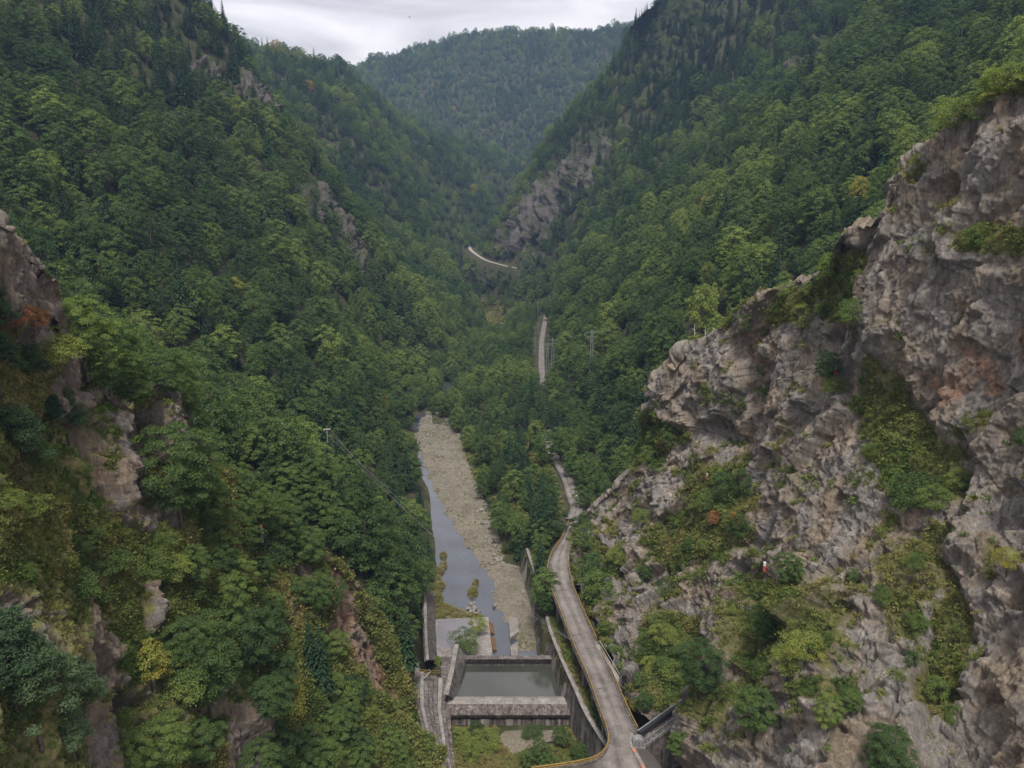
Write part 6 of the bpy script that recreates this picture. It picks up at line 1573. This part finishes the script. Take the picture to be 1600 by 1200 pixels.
bare_trunk(1592, 122, 5, 'bare dead trunk on the top of the crest', (1, 1, 0))

def bird(px, py, Y, s, label, bank):
    c = Vector(at(px, py, Y)); r = thing('bird', label, 'bird', c)
    f = Vector((0.85, .5, 0.12)).normalized(); w = Vector((0, 0, 1)).cross(f).normalized(); u_ = f.cross(w)
    part(MB().tube([c - f * .55 * s, c - f * .3 * s, c, c + f * .35 * s, c + f * .5 * s, c + f * .62 * s], [.03 * s, .09 * s, .14 * s, .11 * s, .08 * s, .015 * s], 8), 'body', M_FEATHER, r, True)
    for sg in (-1, 1):
        rows = []
        for t, lift, ch, sw in ((0, .05, .42, 0), (.45, .28, .40, .05), (.95, .30, .30, -.05), (1.35, .16, .10, -.30)):
            q = c + w * sg * t * s + u_ * (lift + bank * sg * t * .4) * s + f * sw * s
            rows.append([tuple(q + f * ch * .5 * s), tuple(q + u_ * .03 * s), tuple(q - f * ch * .5 * s), tuple(q - u_ * .015 * s), tuple(q + f * ch * .5 * s)])
        part(MB().strip(rows), 'wing', M_FEATHER, r)
    part(MB().add([c - f * .5 * s, c - f * .85 * s + w * .16 * s, c - f * .85 * s - w * .16 * s, c - f * .8 * s - u_ * .03 * s], [(0, 1, 2), (0, 3, 1), (0, 2, 3), (1, 3, 2)]), 'tail', M_FEATHER, r)
bird(456, 88, 190, .9, 'dark bird gliding in front of the far left skyline', 0.3)
bird(640, 27, 260, .55, 'tiny distant bird against the pale cloud', 0.2)

# ================================================================ PLANTING: individual trees, then the forest mass
def make_tree(t, name, cat, label, group):
    k = KINDS[t['kind']]
    r = thing(name, label, cat, t['p'], group); r.rotation_euler.z = t['r']; r.scale = (t['s'],) * 3
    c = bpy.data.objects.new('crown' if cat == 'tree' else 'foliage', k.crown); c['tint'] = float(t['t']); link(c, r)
    b = bpy.data.objects.new('trunk' if cat == 'tree' else 'stem', k.trunk); link(b, r)
    return r

def kind_word(t):
    k = t['kind'][0]
    if k == 's': return 'bush'
    return {'b': 'spruce', 'c': 'birch', 'y': 'birch', 'p': 'pine'}.get(k, 'tree')
def node_name(t):
    k = t['kind'][0]
    return {'b': 'spruce_tree', 'c': 'birch_tree', 'y': 'birch_tree', 'p': 'pine_tree', 's': 'bush'}.get(k, 'broadleaf_tree') if t.get('cat', 'tree') == 'tree' else 'bush'
def colour_word(t):
    v = t['t']
    return 'very dark green' if v < 0.17 else 'dark green' if v < 0.33 else 'mid green' if v < 0.47 else 'fresh green' if v < 0.63 else 'yellow-green' if v < 0.95 else 'yellowing'
BANCH = [
 (60, 430, 'the bare crag top'), (45, 500, 'the red-leaved bushes'), (110, 680, 'the forked pine'), (40, 700, 'the thin-trunked pine'), (120, 600, 'the grey rock tooth'), (180, 720, 'the ribbed rock'), (270, 650, 'the far rock rib'),
 (30, 830, 'the open brown grass bank'), (120, 870, 'the middle of the brown bank'), (230, 830, 'the grassy ledge'), (145, 1000, 'the white rock slab'), (215, 950, 'the pale rock strip'), (205, 1110, 'the dark rock hollow'), (70, 1050, 'the largest grey-green pine'),
 (330, 1000, 'the big dark tree'), (260, 1160, 'the bright spreading tree'), (370, 1150, 'the broken rock at the bottom'), (445, 930, 'the pale rock pillar'), (412, 828, 'the upper survey pillar'), (460, 1060, 'the yellow birch'), (510, 1160, 'the lower survey pillar'), (560, 980, 'the red-brown bare slope'), (610, 1150, 'the concrete bank'),
 (895, 840, 'the viaduct bend'), (930, 960, 'the straight viaduct'), (1010, 880, 'the round cliff tree'), (1080, 590, 'the overhanging block'), (1020, 720, 'the grass under the block'), (1130, 770, 'the mid cliff shelf'), (1130, 825, 'the rusty bushes'), (1101, 742, 'the upper survey mark'), (1191, 890, 'the gully survey mark'),
 (1090, 1010, 'the big dark cliff tree'), (1050, 1120, 'the inclined track'), (980, 1050, 'the concrete portal'), (1185, 980, 'the gully trees'), (1140, 1050, 'the rib beside the gully'), (1225, 870, 'the pillar tree'), (1290, 1100, 'the glowing yellow-green tree'), (1380, 1160, 'the wide dark tree'),
 (1300, 440, 'the grassy crest notch'), (1220, 480, 'the crest ledge'), (1240, 680, 'the grey mid wall'), (1307, 584, 'the survey mark by the dark bush'), (1400, 680, 'the grassy ramp'), (1430, 770, 'the round ramp bush'), (1480, 730, 'the dark gully'), (1480, 980, 'the ivy strip'), (1410, 900, 'the rock above the ivy strip'), (1320, 880, 'the broken mid face'), (1560, 870, 'the mustard bush'), (1550, 1080, 'the near cliff wall'), (1550, 380, 'the grassy band on the high wall'), (1490, 550, 'the orange-stained wall'), (1490, 190, 'the upper crest'), (1430, 300, 'the crest shoulder'), (1560, 140, 'the crest top'),
]
ANCH = [
 (60, 430, 'the small bare crag on the near slope'), (250, 650, 'the ribbed brown rock'), (412, 828, 'the upper survey pillar'), (300, 740, 'the wide layered tree'),
 (330, 110, 'the reddish rocks under the mountain shoulder'), (400, 150, 'the rocky shoulder below the skyline'), (345, 30, 'the steep skyline beside the notch'),
 (510, 350, 'the long pale crag in the forest'), (420, 285, 'the little grey crag'), (365, 450, 'the yellowing tree in the dark forest'),
 (690, 730, 'the gravel bar'), (655, 690, 'the head of the gravel bar'), (690, 620, 'the dark bend of the river'), (665, 850, 'the river bank above the still water'), (650, 930, 'the concrete bank wall'),
 (515, 680, 'the upper end of the cables'), (600, 760, 'the middle of the cables'), (775, 490, 'the yellow meadow'), (845, 540, 'the sunken valley road'), (880, 740, 'the road above the gravel bar'),
 (925, 540, 'the lattice pylon'), (780, 410, 'the pale dirt road'), (840, 340, 'the rock face over the dirt road'), (1080, 590, 'the overhanging rock block'), (1110, 490, 'the cliff crest behind the block'),
 (1090, 260, 'the slanting pale rock in the forest'), (1240, 140, 'the high pale crag'), (1350, 300, 'the orange-leaved tree'), (1300, 380, 'the grassy notch of the crest'), (1490, 180, 'the upper crest of the cliff'),
 (820, 800, 'the wooded strip between gravel and road'), (880, 650, 'the forest edge by the road'), (1000, 400, 'the middle of the green slope'), (1200, 330, 'the slope above the cliff crest'), (100, 200, 'the high dark forest'),
 (180, 330, 'the mid slope forest'), (520, 560, 'the forest foot above the river'), (250, 480, 'the dark hollow behind the crag'), (1400, 90, 'the upper green slope'), (960, 620, 'the forest beside the cliff nose'),
]
USED = set()
def auto_label(t):
    L0 = None
    for A in sorted(BANCH if t['cat'] == 'bush' else ANCH, key=lambda a: (a[0] - t['px']) ** 2 + (a[1] - t['py']) ** 2)[:5]:
        s_ = label_from(t, A); L0 = L0 or s_
        if s_ not in USED and len(s_.replace('-', ' ').split()) <= 16: USED.add(s_); return s_
    return L0
def label_from(t, A):
    dx, dy = t['px'] - A[0], t['py'] - A[1]
    far = math.hypot(dx, dy)
    vert = 'uphill from' if dy < 0 else 'downhill from'
    riv = (dx > 0) == (A[0] < 760)
    if abs(dy) > 2.0 * abs(dx): rel = vert
    elif abs(dx) > 2.0 * abs(dy): rel = 'on the river side of' if riv else 'on the mountain side of'
    else: rel = ('riverwards ' if riv else 'inland ') + vert
    nearw = 'just ' if far < 34 else ''
    w = 2 * KINDS[t['kind']].rx * t['s']
    if t['cat'] == 'bush':
        size = 'wide' if w > 4.2 else 'mid-sized' if w > 2.8 else 'small' if w > 1.9 else 'tiny'
        return f"{size} {colour_word(t).replace('yellow-green', 'olive')} bush {nearw}{rel} {A[2]}"
    size = 'slender' if t['kind'][0] in 'bc' and w < 5 else 'tall' if t['kind'][0] in 'bc' else 'huge broad' if w > 10.6 else 'broad' if w > 8.6 else 'medium' if w > 6.8 else 'small'
    return f"{size} {colour_word(t)} {kind_word(t)} {nearw}{rel} {A[2]}"

# the orange-leaved and yellowing single trees are recoloured forest trees
def recolour(px, py, tnew):
    q = [t for t in ALL if not t['special'] and t['vis'] > 25 and t['kind'][0] == 'a']
    t = min(q, key=lambda t: (t['px'] - px) ** 2 + (t['py'] - py) ** 2); t['t'] = tnew; return t
recolour(1350, 300, 1.12)['fixed'] = 'orange-leaved tree standing out of the green slope above the cliff'
recolour(368, 455, 1.05)['fixed'] = 'yellowing tree standing out of the dark forest'

chosen = [t for t in ALL if t['special']]
n_tree = sum(1 for t in chosen if t['cat'] == 'tree')
rest = sorted([t for t in ALL if not t['special'] and t['cat'] == 'tree'], key=lambda t: -t['vis'] - (999 if 'fixed' in t else 0))
pick = rest[:300 - n_tree]
for t in chosen:
    grp = None
    make_tree(t, node_name(t), t['cat'], t['label'], 'bushes on the rock faces' if t['cat'] == 'bush' else 'trees on the rock faces and by the works')
for t in pick:
    make_tree(t, node_name(t), 'tree', t.get('fixed') or auto_label(t), 'trees of the valley forest')
bpick = sorted([t for t in ALL if not t['special'] and t['cat'] == 'bush' and t['vis'] > 3], key=lambda t: -t['vis'])[:200]
for t in bpick: make_tree(t, 'bush', 'bush', auto_label(t), 'bushes on the rock faces')
picked = set(id(t) for t in pick + bpick)

def scatter_object(name, pts, idx, scl, rot, tint, coll, normal=None):
    """One object: points that carry copies of the source meshes (geometry nodes)."""
    me = bpy.data.meshes.new(name); me.vertices.add(len(pts)); me.vertices.foreach_set('co', np.asarray(pts, np.float32).ravel())
    for an, tp, av in (('pick', 'INT', idx), ('scl', 'FLOAT', scl), ('tint', 'FLOAT', tint)):
        a = me.attributes.new(an, tp, 'POINT'); a.data.foreach_set('value', np.asarray(av, np.int32 if tp == 'INT' else np.float32))
    a = me.attributes.new('rot', 'FLOAT_VECTOR', 'POINT'); a.data.foreach_set('vector', np.asarray(rot, np.float32).ravel())
    o = link(bpy.data.objects.new(name, me))
    ng = bpy.data.node_groups.new(name + '_scatter', 'GeometryNodeTree')
    ng.interface.new_socket('Geometry', in_out='INPUT', socket_type='NodeSocketGeometry')
    ng.interface.new_socket('Geometry', in_out='OUTPUT', socket_type='NodeSocketGeometry')
    n, l = ng.nodes, ng.links
    gi = n.new('NodeGroupInput'); go = n.new('NodeGroupOutput')
    ci = n.new('GeometryNodeCollectionInfo'); ci.inputs['Collection'].default_value = coll
    ci.inputs['Separate Children'].default_value = True; ci.inputs['Reset Children'].default_value = True
    ip = n.new('GeometryNodeInstanceOnPoints'); ip.inputs['Pick Instance'].default_value = True
    def na(nm, tp):
        q = n.new('GeometryNodeInputNamedAttribute'); q.data_type = tp; q.inputs['Name'].default_value = nm; return q
    a1, a2, a3 = na('pick', 'INT'), na('scl', 'FLOAT'), na('rot', 'FLOAT_VECTOR')
    l.new(gi.outputs[0], ip.inputs['Points']); l.new(ci.outputs[0], ip.inputs['Instance'])
    l.new(a1.outputs['Attribute'], ip.inputs['Instance Index'])
    l.new(a3.outputs['Attribute'], ip.inputs['Rotation'])
    l.new(a2.outputs['Attribute'], ip.inputs['Scale'])
    l.new(ip.outputs[0], go.inputs[0])
    md = o.modifiers.new('scatter', 'NODES'); md.node_group = ng
    return stuff(o)

mass = [t for t in ALL if not t['special'] and id(t) not in picked and t['kind'][0] in 'abcs']
srt = sorted(o.name for o in STOCK.objects)
look = {nm[6:]: i for i, nm in enumerate(srt)}
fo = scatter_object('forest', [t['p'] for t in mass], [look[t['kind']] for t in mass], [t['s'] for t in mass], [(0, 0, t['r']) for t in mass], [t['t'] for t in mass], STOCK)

# ================================================================ GRASS AND SMALL GROWTH on the rock ledges
TUFT = bpy.data.collections.new('tuft_stock')
def tuft(seed, nb, h, w, spread):
    rng = np.random.default_rng(seed); V = []
    for i in range(nb):
        ph = rng.random() * 6.283; r = spread * rng.random() ** 0.5; o = np.array([math.cos(ph), math.sin(ph), 0])
        b = o * r; hh = h * (0.5 + 0.7 * rng.random()); lean = o * hh * (0.3 + 0.5 * rng.random()); s = np.array([-o[1], o[0], 0]) * w
        t_ = b + lean + np.array([0, 0, hh]); m = b + lean * 0.4 + np.array([0, 0, hh * 0.6])
        V += [b - s, b + s, m + s * 0.8, m - s * 0.8, m - s * 0.8, m + s * 0.8, t_ + s * 0.15, t_ - s * 0.15]
    me = np_mesh('tuft', np.array(V), np.arange(len(V)).reshape(-1, 4), M_GRASS, smooth=False)
    TUFT.objects.link(bpy.data.objects.new('tuft_%d' % seed, me))
for sd_ in range(4): tuft(sd_, 34, 0.55, 0.045, 0.42)
def small_leaves(seed):
    rng = np.random.default_rng(seed); m = 46
    C = rng.normal(size=(m, 3)) * np.array([0.38, 0.38, 0.2]) + np.array([0, 0, 0.25])
    V = quads(C, rng.normal(size=(m, 3)) * 0.6 + np.array([0, 0, 0.7]), 0.2, rng, 1.5)
    me = np_mesh('herb', V, np.arange(len(V)).reshape(-1, 4), M_GRASS, smooth=False); TUFT.objects.link(bpy.data.objects.new('tuft_%d' % seed, me))
for sd_ in (4, 5): small_leaves(sd_)
P_, S_, T_, I_, R_ = [], [], [], [], []
for c, cnt_, warm in ((CLIFF_R, 14000, 0.0), (CLIFF_L, 42000, 0.04)):
    vis = (c.px > -60) & (c.px < 1660) & (c.py > -20) & (c.py < 1240)
    w = np.clip(c.veg + 0.35 * (fbm(c.V / 3.0, 3, 77)) - 0.30, 0, 1) * vis * c.front
    w = w * (c.d ** 2); w /= w.sum()
    ids = np.random.default_rng(5).choice(len(w), cnt_, p=w)
    P_.append(c.V[ids]); d = c.d[ids]; S_.append(np.clip(d / 110, 0.5, 1.6) * (0.6 + 0.8 * RNG.random(cnt_)))
    tn = 0.45 + warm + 0.50 * fbm(c.V[ids] / 7.0, 3, 91) + 0.08 * RNG.normal(size=cnt_); T_.append(np.clip(tn, 0.0, 1.9))
    I_.append(np.where(RNG.random(cnt_) < 0.35, RNG.integers(4, 6, cnt_), RNG.integers(0, 4, cnt_)))
    nx = c.N[ids]; R_.append(np.column_stack([-nx[:, 1] * 0.7, nx[:, 0] * 0.7, RNG.random(cnt_) * 6.28]))
# grass on the flat ground by the works, the pool floor and the river banks
def ground_pts(poly, z, m, sd):
    W = np.array([at_z(x, y, z)[:2] for x, y in poly]); rg = np.random.default_rng(sd)
    q = rg.uniform(W.min(0), W.max(0), (m, 2)); q = q[inpoly(q[:, 0], q[:, 1], [tuple(w) for w in W])]; return q
for poly, zc, m, tn0, sc_, sd_ in (([(703, 1138), (778, 1138), (780, 1160), (800, 1182), (880, 1162), (884, 1140), (897, 1138), (905, 1172), (925, 1200), (920, 1260), (700, 1260), (690, 1200)], -119.5, 5000, 0.35, 1.0, 1),
                               ([(828, 860), (862, 880), (890, 980), (930, 1075), (950, 1150), (930, 1165), (890, 1062), (860, 985), (840, 910)], -109.2, 7000, 0.15, 1.0, 2),
                               ([(722, 690), (800, 690), (860, 760), (880, 860), (820, 860), (775, 800), (745, 755)], -117.0, 5200, 0.10, 1.9, 3)):
    q = ground_pts(poly, zc, m, sd_); z = hf(q[:, 0], q[:, 1]); k = len(q)
    P_.append(np.column_stack([q, z])); S_.append(sc_ * (0.6 + 0.7 * np.random.default_rng(sd_).random(k))); T_.append(np.clip(tn0 + 0.45 + 0.5 * fbm(np.column_stack([q / 6.0, z * 0]), 3, 93), 0.05, 1.7))
    I_.append(np.random.default_rng(sd_ + 9).integers(0, 6, k)); R_.append(np.column_stack([np.zeros(k), np.zeros(k), np.random.default_rng(sd_ + 5).random(k) * 6.28]))
rg = np.random.default_rng(31); ax_ = rg.uniform(752, 795, 900); ay_ = rg.uniform(474, 512, 900); Yh = hit(ax_, ay_); mk_ = ~np.isnan(Yh) & (Yh > 700) & (Yh < 1150); q = at(ax_, ay_, Yh)[mk_]; k = len(q)
P_.append(q); S_.append(5.0 + 2 * rg.random(k)); T_.append(np.clip(0.9 + 0.3 * rg.normal(size=k), 0.2, 1.4)); I_.append(rg.integers(0, 6, k)); R_.append(np.column_stack([np.zeros(k), np.zeros(k), rg.random(k) * 6.28]))
for Vb, m, sc_, thr, sd_ in ((BARV, 3400, 0.6, 0.10, 4), (LBANKV, 2600, 0.8, -0.6, 5), (ISLEV, 260, 0.8, -0.6, 6)):
    rg = np.random.default_rng(sd_); ids = rg.integers(0, len(Vb), m); V = Vb[ids]; mk_ = fbm(np.column_stack([V[:, :2] / 9.0, V[:, 2] * 0]), 3, 95) + 0.35 * (V[:, 1] < 225) > thr; V = V[mk_]; k = len(V)
    P_.append(V); S_.append(sc_ * (0.5 + 0.7 * rg.random(k))); T_.append(np.clip(0.95 + 0.4 * rg.normal(size=k), 0.2, 1.8)); I_.append(rg.integers(0, 6, k)); R_.append(np.column_stack([np.zeros(k), np.zeros(k), rg.random(k) * 6.28]))
scatter_object('grass', np.concatenate(P_), np.concatenate(I_), np.concatenate(S_), np.concatenate(R_), np.concatenate(T_), TUFT)

# loose stones on the gravel bar, the banks and the apron
rg = np.random.default_rng(12); Vb = np.concatenate([BARV, BARV, LBANKV]); ids = rg.integers(0, len(Vb), 9000); V = Vb[ids]; k = len(V)
scatter_object('gravel', V, rg.integers(0, 4, k), np.clip(rg.lognormal(-1.75, 0.5, k), 0.06, 0.7) * np.interp(V[:, 1], [180, 450], [0.9, 1.6]), rg.random((k, 3)) * np.array([0.6, 0.6, 6.28]), np.zeros(k), STONE_COLL)

# ================================================================ AIR
HTOP = float(HZ.max()) + 60.0
hz = MB().box((0, 1225, (HTOP - 122.0) / 2), (6300, 3050, HTOP + 122.0)).mesh('haze', [])
M_HAZE = bpy.data.materials.new('haze'); M_HAZE.use_nodes = True
n = M_HAZE.node_tree.nodes; n.clear(); o_ = n.new('ShaderNodeOutputMaterial'); pv = n.new('ShaderNodeVolumePrincipled')
pv.inputs['Color'].default_value = (0.42, 0.63, 1.0, 1); pv.inputs['Density'].default_value = 0.000095; pv.inputs['Anisotropy'].default_value = 0.2
M_HAZE.node_tree.links.new(pv.outputs[0], o_.inputs['Volume'])
hz.materials.append(M_HAZE)
stuff(link(bpy.data.objects.new('haze', hz)))
